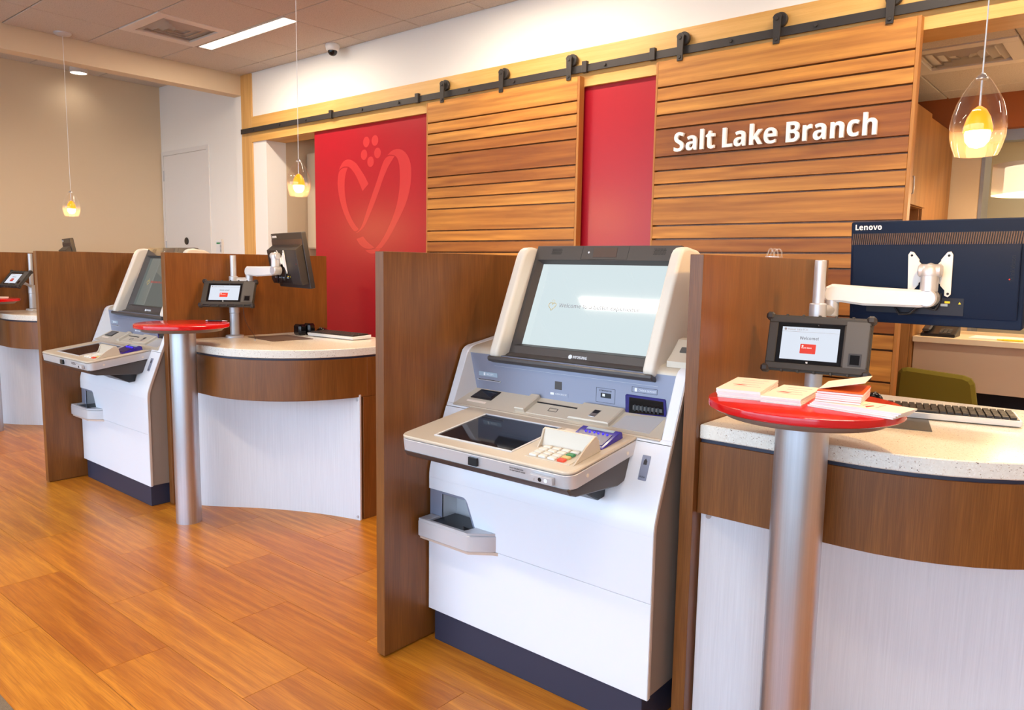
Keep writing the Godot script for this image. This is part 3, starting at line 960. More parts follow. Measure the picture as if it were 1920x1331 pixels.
func make_table(X: float, Z: float, label: String):
	var O := Vector3(X, 0, Z)
	var t := thing("round_table", label, "table", O, 0.0, "round red standing tables")
	var b := MB.new()
	b.lathe([[0.0, 1.109], [0.242, 1.109], [0.246, 1.112], [0.2465, 1.124], [0.2455, 1.129], [0.242, 1.131], [0.0, 1.131]], Vector3.ZERO, 72, Basis.IDENTITY, 40.0)
	obj("table_top", b, "red_gloss", t)
	b = MB.new()
	b.lathe([[0.0, 1.090], [0.205, 1.090], [0.222, 1.1085], [0.0, 1.1088]], Vector3.ZERO, 64)
	obj("under_plate", b, "under_grey", t)
	b = MB.new()
	b.lathe([[0.0, 0.0], [0.068, 0.0], [0.068, 1.0895], [0.0, 1.0895]], Vector3.ZERO, 48, Basis.IDENTITY, 30.0)
	obj("post", b, "brushed_steel", t)

# tilted frame whose +Z looks at the viewer: yaw to the right, pitch upwards
func facing(at: Vector3, yaw: float, pit: float) -> Transform3D:
	var r := Vector3(cos(yaw), 0, -sin(yaw))
	var n := Vector3(sin(yaw) * cos(pit), sin(pit), cos(yaw) * cos(pit))
	return Transform3D(Basis(r, n.cross(r), n), at)

func level(t: Node3D):   # keep a thing's own axes level; its parts carry the tilt
	var turn := Transform3D(t.transform.basis, Vector3.ZERO)
	for c in t.get_children(): c.transform = turn * c.transform
	t.transform = Transform3D(Basis.IDENTITY, t.position)

func make_tablet(F: Transform3D, label: String):
	var t := thing("tablet", label, "tablet", Vector3.ZERO, 0.0, "rugged sign-in tablets")
	t.transform = F
	var b := MB.new()
	b.pz(rrect(-0.156, 0.157, -0.092, 0.092, 0.008, 3), -0.022, -0.004, 0.002)
	obj("back_shell", b, "dark_rubber", t)
	b = MB.new()
	for q in [[-0.153, 0.154, 0.066, 0.0865], [-0.153, 0.154, -0.0865, -0.066], [-0.153, -0.124, -0.066, 0.066], [0.078, 0.154, -0.066, 0.066]]: b.bx(q[0], q[1], q[2], q[3], -0.004, 0.005, 0.002)
	var cs := obj("case_front", b, "dark_rubber", t)
	b = MB.new()
	b.bx(0.084, 0.150, -0.068, 0.078, 0.005, 0.0058, 0.0004)
	obj("side_plate", b, "dark_grey", cs)
	b = MB.new()
	b.bx(0.098, 0.136, -0.062, -0.022, 0.0058, 0.0068, 0.0004)
	var fr := obj("reader_surround", b, "monitor_black", cs)
	b = MB.new()
	b.bx(0.1035, 0.1305, -0.057, -0.027, 0.0068, 0.0074)
	obj("finger_reader", b, "black_gloss", fr)
	for k in [-0.1, -0.05, 0.0, 0.05, 0.1]:
		b = MB.new()
		b.bx(k - 0.004, k + 0.004, 0.086, 0.0945, -0.014, 0.002, 0.001)
		b.bx(k - 0.004, k + 0.004, -0.0945, -0.086, -0.014, 0.002, 0.001)
		obj("case_clip", b, "dark_rubber", cs)
	for sx in [-1, 1]:
		for sy in [-1, 1]:
			b = MB.new()
			b.box(Vector3(sx * 0.1525, sy * 0.0865, -0.007), Vector3(0.027, 0.026, 0.034), 0.007)
			obj("corner_bumper", b, "monitor_black", t)
	b = MB.new()
	b.bx(-0.124, 0.078, -0.066, 0.066, -0.004, 0.0015)
	obj("glass_bezel", b, "black_gloss", t)
	b = MB.new()
	b.bx(-0.110, 0.065, -0.053, 0.053, 0.0014, 0.0021)
	var sc := obj("screen", b, "tablet_screen", t)
	b = MB.new()
	b.bx(-0.110, 0.065, 0.0375, 0.0382, 0.0021, 0.0023)
	obj("screen_rule", b, "ink_grey", sc)
	obj("screen_emblem", _disc(Vector3(-0.1, 0.0455, 0.0023), 0.004, 0.0004), "ink_grey", sc)
	text(sc, "screen_heading", "Hawaii State FCU", 0.0058, Vector3(-0.092, 0.0425, 0.0022), "ink_grey", Basis.IDENTITY, false, 0.0003)
	text(sc, "screen_lettering", "Welcome!", 0.0095, Vector3(-0.053, 0.013, 0.0022), "ink", Basis.IDENTITY, false, 0.0003)
	b = MB.new()
	b.pz(rrect(-0.049, -0.001, -0.032, -0.001, 0.002, 2), 0.0021, 0.0026)
	var cd := obj("screen_button", b, "red_print", sc)
	obj("button_symbol", _disc(Vector3(-0.0415, -0.0075, 0.0028), 0.003, 0.0004), "label_white", cd)
	text(cd, "button_lettering", "Start Here", 0.0032, Vector3(-0.0445, -0.0155, 0.0027), "label_white", Basis.IDENTITY, true, 0.0003)
	b = MB.new()
	for q in [[-0.027, -0.0245, -0.0605, -0.0583], [-0.0238, -0.021, -0.0607, -0.0583], [-0.027, -0.0245, -0.063, -0.0610], [-0.0238, -0.021, -0.0635, -0.0612]]: b.bx(q[0], q[1], q[2], q[3], 0.0015, 0.002)
	obj("home_symbol", b, "label_white", t)
	obj("camera_eye", _disc(Vector3(0.0, 0.0615, 0.0018), 0.0018, 0.0008), "dark_grey", t)
	level(t)
	return t

func make_mount(at: Vector3, tab: Transform3D, label: String, arm_from, arm_to, mon):
	var t := thing("pole_mount", label, "stand", at, 0.0, "pole mounts on the counters")
	var b := MB.new(at)
	b.lathe([[0.0, 0.0], [0.055, 0.0], [0.055, 0.010], [0.052, 0.014], [0.032, 0.018], [0.0, 0.018]], at, 36)
	obj("base_flange", b, "silver_paint", t)
	b = MB.new(at)
	b.cyl(at + Vector3(0, 0.085, 0), 0.0275, 0.135, 28, Basis.IDENTITY, 0.002)
	obj("sleeve", b, "silver_paint", t)
	b = MB.new(at)
	b.cyl(at + Vector3(0, 0.19, 0), 0.030, 0.075, 28, Basis.IDENTITY, 0.002)
	var cl := obj("clamp", b, "silver_paint", t)
	for k in 4:
		b = MB.new(at)
		b.cyl(at + Vector3(0.0, 0.165 + k * 0.013, 0.0302), 0.002, 0.002, 8, Basis(Vector3.RIGHT, PI / 2))
		obj("clamp_hole", b, "black", cl)
	b = MB.new(at)
	b.cyl(at + Vector3(0, 0.329, 0), 0.0185, 0.358, 28, Basis.IDENTITY, 0.002)
	obj("pole", b, "silver_paint", t)
	b = MB.new(at)
	var back: Vector3 = tab * Vector3(0.0, 0.0, -0.062)
	b.tube([at + Vector3(0, 0.21, 0), (at + Vector3(0, 0.23, 0)).lerp(back, 0.55), back, tab * Vector3(0, 0, -0.032)], 0.012, 12)
	obj("tablet_arm", b, "silver_paint", t)
	b = MB.new(at)
	b.xf = tab
	b.bx(-0.03, 0.03, -0.03, 0.03, -0.034, -0.0228, 0.002)
	obj("tablet_plate", b, "dark_rubber", t)
	if arm_from != null:
		var f: Vector3 = arm_from
		var g: Vector3 = arm_to
		b = MB.new(at)
		b.tube([Vector3(at.x, f.y - 0.058, at.z), Vector3(f.x, f.y - 0.058, f.z)], 0.019, 14)
		b.cyl(Vector3(at.x, f.y - 0.058, at.z), 0.027, 0.05, 24, Basis.IDENTITY, 0.003)
		b.cyl(Vector3(f.x, f.y - 0.045, f.z), 0.022, 0.065, 24, Basis.IDENTITY, 0.003)
		obj("arm_clamp", b, "silver_paint", t)
		var d := (g - f)
		var L := d.length()
		var X := d.normalized()
		var Z := X.cross(Vector3.UP).normalized()
		b = MB.new(at)
		b.xf = Transform3D(Basis(X, Z.cross(X), Z), f)
		b.pz([[-0.026, 0.0], [-0.022, -0.02], [-0.01, -0.03], [0.03, -0.028], [0.10, -0.034], [L - 0.02, -0.030], [L + 0.014, -0.024], [L + 0.026, -0.006], [L + 0.024, 0.014], [L + 0.006, 0.024], [L * 0.5, 0.026], [0.0, 0.030], [-0.018, 0.020]], -0.022, 0.022, 0.007)
		obj("swing_arm", b, "white_plastic", t)
		b = MB.new(at)
		b.cyl(g + Vector3(0.0, 0.045, 0), 0.025, 0.055, 24, Basis.IDENTITY, 0.004)
		b.cyl(g + Vector3(0.0, 0.0, -0.004), 0.028, 0.054, 24, Basis(Vector3.RIGHT, PI / 2), 0.004)
		b.lathe([[0.0, -0.02], [0.026, -0.016], [0.028, 0.0], [0.022, 0.016], [0.0, 0.024]], g + Vector3(0, 0.085, 0), 24)
		b.cyl(g + Vector3(0.0, 0.085, 0), 0.02, 0.066, 20, Basis(Vector3.BACK, PI / 2), 0.004)
		obj("arm_head", b, "silver_paint", t)
		var mt: Transform3D = mon
		b = MB.new(at)
		b.xf = mt
		for s in [-1.0, 1.0]:
			b.pz([[s * 0.031, -0.035], [s * 0.044, -0.05], [s * 0.044, -0.066], [s * 0.054, -0.071], [s * 0.062, -0.062], [s * 0.064, 0.060], [s * 0.058, 0.070], [s * 0.048, 0.068], [s * 0.031, 0.045]], 0.0145, 0.0175, 0.0006)
			b.pz([[s * 0.031, -0.03], [s * 0.031, 0.04], [s * 0.014, 0.02], [s * 0.014, -0.015]], 0.0172, 0.0215, 0.0006)
		b.bx(-0.018, 0.018, -0.012, 0.030, 0.0145, 0.03, 0.003)
		var vp := obj("mount_plate", b, "white_plastic", t)
		b = MB.new(at)
		b.xf = mt
		for s in [-1.0, 1.0]:
			for q in [[0.053, 0.058], [0.054, -0.06]]: b.cyl(Vector3(s * q[0], q[1], 0.0178), 0.0038, 0.002, 10, Basis(Vector3.RIGHT, PI / 2))
		obj("plate_screw", b, "black", vp)
	return t

func make_tether(tab: Transform3D, y: float, label: String):
	var s0: Vector3 = tab * Vector3(0.10, -0.097, -0.010)
	var at := Vector3(s0.x, y, s0.z)
	var t := thing("tether_cable", label, "cable", at, 0.0, "tablet tethers")
	var low := Vector3(s0.x + 0.02, y + 0.005, s0.z - 0.06)
	var path := []
	for k in 13: path.append(s0.bezier_interpolate(s0 + Vector3(0, -0.13, 0.0), low + Vector3(0.04, 0.05, 0.02), low, k / 12.0))
	var b := MB.new(at)
	b.tube(path, 0.0013, 6)
	obj("cord", b, "black", t)
	b = MB.new(at)
	b.cyl(low - Vector3(0, 0.0025, 0), 0.006, 0.004, 12)
	obj("anchor", b, "steel", t)

func make_monitor(F: Transform3D, label: String, body: String, bulge: float, dark: String) -> Node3D:
	var t := thing("monitor", label, "monitor", Vector3.ZERO, 0.0, "monitors seen from behind")
	t.transform = F
	var b := MB.new()
	b.pz(rrect(-0.25, 0.25, -0.165, 0.165, 0.006, 3), -0.03 - bulge, -bulge, 0.003)
	var sh := obj("back_shell", b, body, t)
	b = MB.new()
	b.px([[-bulge, 0.098], [0.012, 0.070], [0.012, -0.112], [0.004, -0.135], [-bulge, -0.135]], -0.238, 0.238, 0.002)
	obj("rear_cover", b, body, t)
	b = MB.new()
	b.bx(-0.245, 0.245, 0.090, 0.128, -bulge - 0.001, -bulge + 0.0006)
	var vb := obj("vent_band", b, dark, sh)
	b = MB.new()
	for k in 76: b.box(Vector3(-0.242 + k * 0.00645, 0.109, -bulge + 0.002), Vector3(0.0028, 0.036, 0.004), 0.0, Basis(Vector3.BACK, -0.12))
	obj("vent_fins", b, "pad_brown", vb)  # brown stands in for the warm reflection on the fins
	b = MB.new()
	b.bx(-0.19, 0.098, -0.128, -0.074, 0.0118, 0.0128)
	var rp := obj("port_recess", b, dark, t)
	b = MB.new()
	for k in 7: b.bx(-0.17 + k * 0.034, -0.15 + k * 0.034, -0.100, -0.092, 0.0128, 0.0134)
	obj("port", b, "label_grey", rp)
	b = MB.new()
	b.bx(0.045, 0.060, -0.090, -0.084, 0.0128, 0.0134)
	b.pz([[0.083, -0.092], [0.091, -0.092], [0.087, -0.085]], 0.0128, 0.0134)
	obj("warning_label", b, "yellow", rp)
	b = MB.new()
	b.tube([Vector3(-0.10, -0.07, 0.014), Vector3(-0.098, -0.105, 0.024), Vector3(-0.08, -0.128, 0.03), Vector3(-0.05, -0.125, 0.03), Vector3(-0.02, -0.095, 0.028), Vector3(0.005, -0.105, 0.028), Vector3(0.022, -0.11, 0.026), Vector3(0.032, -0.09, 0.02), Vector3(0.034, -0.06, 0.014)], 0.0042, 8)
	obj("cable", b, "black", t)
	text(sh, "maker_lettering", "Lenovo", 0.0175, Vector3(-0.236, 0.139, -bulge + 0.0002), "white_letter", Basis.IDENTITY, true, 0.0012, 0.083)
	text(sh, "model_lettering", "ThinkVision", 0.011, Vector3(0.226, -0.02, 0.0122), "black", Basis(Vector3.BACK, PI / 2), false, 0.0006)
	b = MB.new()
	b.cyl(Vector3(0.214, -0.012, 0.0126), 0.0022, 0.001, 8, Basis(Vector3.RIGHT, PI / 2))
	obj("model_dot", b, "red_print", sh)
	b = MB.new()
	b.bx(-0.244, 0.244, -0.155, 0.159, -0.0312 - bulge, -0.0305 - bulge)
	obj("display_glass", b, "black_gloss", t)
	level(t)
	return t

func make_keyboard(at: Vector3, turn: float, label: String):
	var t := thing("keyboard", label, "keyboard", at, turn, "white computer keyboards")
	var b := MB.new()
	b.px([[0.072, 0.004], [0.081, 0.022], [-0.079, 0.027], [-0.074, 0.004]], -0.215, 0.215, 0.003)
	obj("base", b, "white_plastic", t)
	b = MB.new()
	b.xf = frame(Vector3(0, 0.0250, 0), Vector3(1, 0, 0), Vector3(0, 0.9995, 0.0312))
	b.bx(-0.208, 0.208, -0.001, 0.0012, -0.068, 0.066)
	var dk := obj("key_deck", b, "black", t)
	var km := BoxMesh.new()
	km.size = Vector3(0.0165, 0.006, 0.0165)
	for r in 6:
		for c in 19:
			if r == 5 and c > 3 and c < 9: continue
			var o := MeshInstance3D.new()
			o.name = "key"
			o.mesh = km
			o.material_override = M["key_dark"]
			dk.add_child(o, true)
			o.transform = frame(Vector3(0, 0.0250, 0), Vector3(1, 0, 0), Vector3(0, 0.9995, 0.0312)) * Transform3D(Basis.IDENTITY, Vector3(-0.193 + c * 0.0214, 0.0045, -0.054 + r * 0.0216))
	b = MB.new()
	b.xf = frame(Vector3(0, 0.0250, 0), Vector3(1, 0, 0), Vector3(0, 0.9995, 0.0312))
	b.bx(-0.106, -0.012, 0.0012, 0.0072, 0.045, 0.063, 0.001)
	obj("space_bar", b, "key_dark", dk)

func make_mouse(at: Vector3, turn: float, label: String):
	var t := thing("computer_mouse", label, "mouse", at, turn, "black computer mice")
	var b := MB.new()
	var pr := [[0.0, 0.0], [0.031, 0.0], [0.033, 0.008], [0.030, 0.022], [0.021, 0.033], [0.010, 0.0385], [0.0, 0.0395]]
	b.xf = Transform3D(Basis.from_scale(Vector3(0.95, 1, 1.75)), Vector3.ZERO)
	b.lathe(pr, Vector3.ZERO, 28, Basis.IDENTITY, 70.0)
	obj("shell", b, "black_gloss", t)
	b = MB.new()
	b.cyl(Vector3(0, 0.036, 0.022), 0.008, 0.006, 12, Basis(Vector3.BACK, PI / 2))
	obj("wheel", b, "dark_grey", t)

func make_brochures(at: Vector3, turn: float, n: int, sz: Vector3, cover: String, label: String, group: String, fan := 0.0, show := true):
	for k in n:
		var j := sin(k * 12.9898 + at.x * 7.0) * 0.5
		var t := thing("brochure", label if k < n - 1 else "topmost " + label, "brochure", at + Vector3(j * 0.004 + fan * k, k * sz.y, cos(k * 4.1) * 0.002), turn + j * 0.035 + fan * 1.2 * k, group)
		var b := MB.new()
		b.box(Vector3(0, sz.y * 0.45, 0), Vector3(sz.x - 0.001, sz.y * 0.9, sz.z - 0.001), 0.0003)
		obj("pages", b, "paper", t)
		b = MB.new()
		b.box(Vector3(0, sz.y * 0.95, 0), Vector3(sz.x, sz.y * 0.1, sz.z), 0.0)
		var c := obj("cover", b, cover, t)
		if k == n - 1 and show:
			b = MB.new()
			b.pz([[-0.02, -0.01], [0.012, -0.016], [0.02, -0.010], [-0.004, 0.0]], 0, 0.0003)
			var p := obj("printed_swoosh", b, "red_print", c)
			p.transform = Transform3D(Basis(Vector3.RIGHT, -PI / 2), Vector3(-sz.x * 0.15, sz.y * 1.0, sz.z * 0.05))
			for q in 4:
				b = MB.new()
				b.box(Vector3(sz.x * 0.05, sz.y * 1.0 + 0.0002, -sz.z * 0.30 + q * sz.z * 0.16), Vector3(sz.x * (0.62 - 0.1 * (q % 3)), 0.0003, 0.0028))
				obj("printed_line", b, "ink_grey", c)

func make_pendant(at: Vector3, ceil: float, label: String):
	var t := thing("pendant_lamp", label, "pendant lamp", at, 0.0, "glass pendant lamps hung over the tables")
	var b := MB.new()
	b.lathe([[0.0, -0.022], [0.05, -0.016], [0.062, -0.004], [0.062, 0.0], [0.0, 0.0]], Vector3(0, ceil - at.y, 0), 32)
	obj("canopy", b, "kiosk_silver", t)
	b = MB.new()
	b.tube([Vector3(0, ceil - at.y - 0.02, 0), Vector3(0, 0.0, 0)], 0.0016, 8)
	obj("cord", b, "label_white", t)
	b = MB.new()
	b.lathe([[0.003, 0.0], [0.012, -0.008], [0.023, -0.022], [0.038, -0.046], [0.050, -0.072], [0.058, -0.099], [0.0612, -0.124], [0.0595, -0.150], [0.0535, -0.174], [0.046, -0.194]], Vector3.ZERO, 40, Basis.IDENTITY, 60.0)
	obj("outer_glass", b, "lamp_glass", t)
	b = MB.new()
	b.tube([Vector3(0, 0, 0), Vector3(0, -0.078, 0)], 0.0025, 8)
	b.lathe([[0.0, 0.0], [0.013, -0.011], [0.0135, -0.016], [0.0, -0.018]], Vector3.ZERO, 20)
	obj("stem", b, "steel", t)
	b = MB.new()
	b.lathe([[0.004, -0.078], [0.015, -0.086], [0.025, -0.104], [0.0305, -0.124], [0.0315, -0.138]], Vector3.ZERO, 28, Basis.IDENTITY, 60.0)
	obj("amber_lamp_glass", b, "amber_lamp_glow", t)
	b = MB.new()
	b.lathe([[0.0, -0.112], [0.013, -0.116], [0.024, -0.128], [0.0285, -0.143], [0.026, -0.160], [0.016, -0.173], [0.0, -0.178]], Vector3.ZERO, 20, Basis.IDENTITY, 80.0)
	obj("bulb", b, "bulb_glow", t)
	var l := OmniLight3D.new()
	l.name = "bulb_lamp"
	l.light_color = Color(1.0, 0.78, 0.48)
	l.light_energy = 0.5
	l.light_size = 0.02
	l.omni_range = 14.0
	l.omni_attenuation = 2.0
	l.shadow_enabled = true
	l.position = Vector3(0, -0.148, 0)
	t.add_child(l)

func make_ceiling_light(x0: float, x1: float, z0: float, z1: float, y: float, label: String, e: float):
	var at := Vector3((x0 + x1) / 2, y, (z0 + z1) / 2)
	var t := thing("ceiling_light", label, "ceiling light", at, 0.0, "recessed linear ceiling lights")
	var w := x1 - x0
	var d := z1 - z0
	var b := MB.new()
	for q in [[-w / 2, w / 2, -d / 2, -d / 2 + 0.006], [-w / 2, w / 2, d / 2 - 0.006, d / 2], [-w / 2, -w / 2 + 0.006, -d / 2, d / 2], [w / 2 - 0.006, w / 2, -d / 2, d / 2]]: b.bx(q[0], q[1], -0.002, 0.014, q[2], q[3])
	obj("frame", b, "ceiling_grid", t)
	b = MB.new()
	b.bx(-w / 2 + 0.006, w / 2 - 0.006, 0.002, 0.010, -d / 2 + 0.006, d / 2 - 0.006)
	obj("diffuser_light", b, "tube_light_glow", t)
	var l := AreaLight3D.new()
	l.name = "tube_lamp"
	l.area_size = Vector2(w - 0.012, d - 0.012)
	l.light_color = Color(1.0, 0.93, 0.84)
	l.light_energy = e
	l.area_range = 20.0
	l.area_attenuation = 2.0
	l.shadow_enabled = true
	l.position = Vector3(0, -0.003, 0)
	l.rotation.x = -PI / 2
	t.add_child(l)

func make_vent(x0: float, x1: float, z0: float, z1: float, y: float, label: String):
	var at := Vector3((x0 + x1) / 2, y, (z0 + z1) / 2)
	var t := thing("ceiling_vent", label, "air vent", at, 0.0, "square ceiling air vents")
	var w := (x1 - x0) / 2
	var d := (z1 - z0) / 2
	var b := MB.new()
	for q in [[-w, w, -d, -d * 0.72], [-w, w, d * 0.72, d], [-w, -w * 0.72, -d * 0.72, d * 0.72], [w * 0.72, w, -d * 0.72, d * 0.72]]: b.bx(q[0], q[1], -0.006, 0.012, q[2], q[3], 0.002)
	obj("face_frame", b, "ceiling_grid", t)
	b = MB.new()
	b.bx(-w * 0.73, w * 0.73, 0.045, 0.05, -d * 0.73, d * 0.73)
	obj("duct", b, "kiosk_gap", t)
	for k in 4:
		var s := 0.70 - 0.175 * k
		var i := s - 0.105
		b = MB.new()
		var o := [Vector3(-w * s, 0.016, -d * s), Vector3(w * s, 0.016, -d * s), Vector3(w * s, 0.016, d * s), Vector3(-w * s, 0.016, d * s)]
		var n := [Vector3(-w * i, -0.004, -d * i), Vector3(w * i, -0.004, -d * i), Vector3(w * i, -0.004, d * i), Vector3(-w * i, -0.004, d * i)]
		for q in 4:
			b.face([o[q], o[(q + 1) % 4], n[(q + 1) % 4], n[q]])
			b.face([n[q], n[(q + 1) % 4], o[(q + 1) % 4], o[q]])
		obj("louvre", b, "ceiling_grid", t)

func tiles(parent: Node, xs: Array, zs: Array, y: float, skip: Array):
	var cache := {}
	for i in xs.size() - 1:
		for k in zs.size() - 1:
			var x0: float = xs[i] + 0.004
			var x1: float = xs[i + 1] - 0.004
			var z0: float = zs[k] + 0.004
			var z1: float = zs[k + 1] - 0.004
			var cx := (x0 + x1) / 2
			var cz := (z0 + z1) / 2
			var drop := false
			for s in skip:
				if cx > s[0] and cx < s[1] and cz > s[2] and cz < s[3]:
					if s.size() > 4:
						z1 = s[4]
						cz = (z0 + z1) / 2
					else: drop = true
			if drop: continue
			var key := "%.3f %.3f" % [x1 - x0, z1 - z0]
			if not cache.has(key):
				var b := MB.new()
				b.box(Vector3(0, 0.008, 0), Vector3(x1 - x0, 0.016, z1 - z0), 0.003)
				cache[key] = b.mesh()
			var o := obj("ceiling_tile", cache[key], "tile_board", parent)
			o.position = Vector3(cx, y, cz)

func make_sliding_door(x0: float, x1: float, hangers: Array, label: String):
	var at := Vector3((x0 + x1) / 2, 0, -2.065)
	var t := thing("sliding_door", label, "sliding door", at, 0.0, "plank sliding doors on the rail")
	var b := MB.new(at)
	b.bx(x0 + 0.012, x1 - 0.012, 0.035, 2.6, -2.088, -2.066)
	obj("backing", b, "laminate", t)
	for s in [[x0, x0 + 0.012], [x1 - 0.016, x1]]:
		b = MB.new(at)
		b.bx(s[0], s[1], 0.033, 2.601, -2.09, -2.040, 0.0015)
		obj("edge_stile", b, "plank_edge", t)
	var bounds := [2.6, 2.46]
	var y := 2.46
	while y > 0.1:
		for h in [0.0745, 0.0745, 0.0745, 0.1515]:
			y -= h
			if y > 0.04: bounds.append(y)
	bounds.append(0.034)
	for k in bounds.size() - 1:
		b = MB.new(at)
		b.bx(x0 + 0.0125, x1 - 0.0165, bounds[k + 1] + 0.0046, bounds[k] - 0.0046 if k > 0 else bounds[k], -2.066, -2.0405, 0.001)
		obj("plank", b, "plank_wood_%d" % [(k * 7 + int(absf(x0) * 3.0) + (k * k) % 3) % 5], t)
	for hx in hangers:
		b = MB.new(at)
		var sp := []
		for q in [[-0.016, 2.585], [0.016, 2.585]]: sp.append([hx + q[0], q[1]])
		for k in 9:
			var a := deg_to_rad(180.0 * k / 8.0)
			sp.append([hx + 0.0245 * cos(a) * (1.0 if k > 0 and k < 8 else 0.8), 2.703 + 0.027 * sin(a)])
		b.pz(sp, -2.0405, -2.032, 0.001)
		var st := obj("hanger_strap", b, "rail_steel", t)
		for q in [2.605, 2.703]:
			obj("hanger_bolt", _disc(Vector3(hx, q, -2.030) - at, 0.009, 0.006), "rail_steel", st)
		b = MB.new(at)
		b.cyl(Vector3(hx + 0.006, 2.7035, -2.064), 0.036, 0.022, 28, Basis(Vector3.RIGHT, PI / 2), 0.003)
		obj("roller", b, "rail_steel", t)
	return t

# ---------------------------------------------------------------- scene
func _ready():
	var cam := Camera3D.new()
	cam.name = "camera"
	cam.fov = rad_to_deg(2.0 * atan(665.5 / 1420.4))
	cam.keep_aspect = Camera3D.KEEP_HEIGHT
	cam.near = 0.05
	cam.far = 200.0
	add_child(cam)
	cam.transform = Transform3D(Basis(Vector3.UP, deg_to_rad(39.963)) * Basis(Vector3.RIGHT, deg_to_rad(-6.7675)) * Basis(Vector3.BACK, deg_to_rad(0.9347)), Vector3(2.1323, 1.4789, 1.7735))
	cam.current = true
	var env := Environment.new()
	var sky := Sky.new()
	var sm := ProceduralSkyMaterial.new()
	sm.sky_top_color = Color(0.70, 0.84, 1.0)
	sm.sky_horizon_color = Color(0.84, 0.92, 1.0)
	sm.ground_horizon_color = Color(0.80, 0.84, 0.88)
	sm.ground_bottom_color = Color(0.6, 0.6, 0.6)
	sky.sky_material = sm
	env.background_mode = Environment.BG_SKY
	env.sky = sky
	env.background_energy_multiplier = 8.0
	env.tonemap_mode = Environment.TONE_MAPPER_LINEAR
	env.tonemap_exposure = 1.0
	env.sdfgi_enabled = true
	env.ssao_enabled = true
	env.ssil_enabled = true
	var we := WorldEnvironment.new()
	we.name = "environment"
	we.environment = env
	add_child(we)
	make_materials()
	build_shell()
	build_back_room()
	build_wall_things()
	build_bays()
	build_small_things()

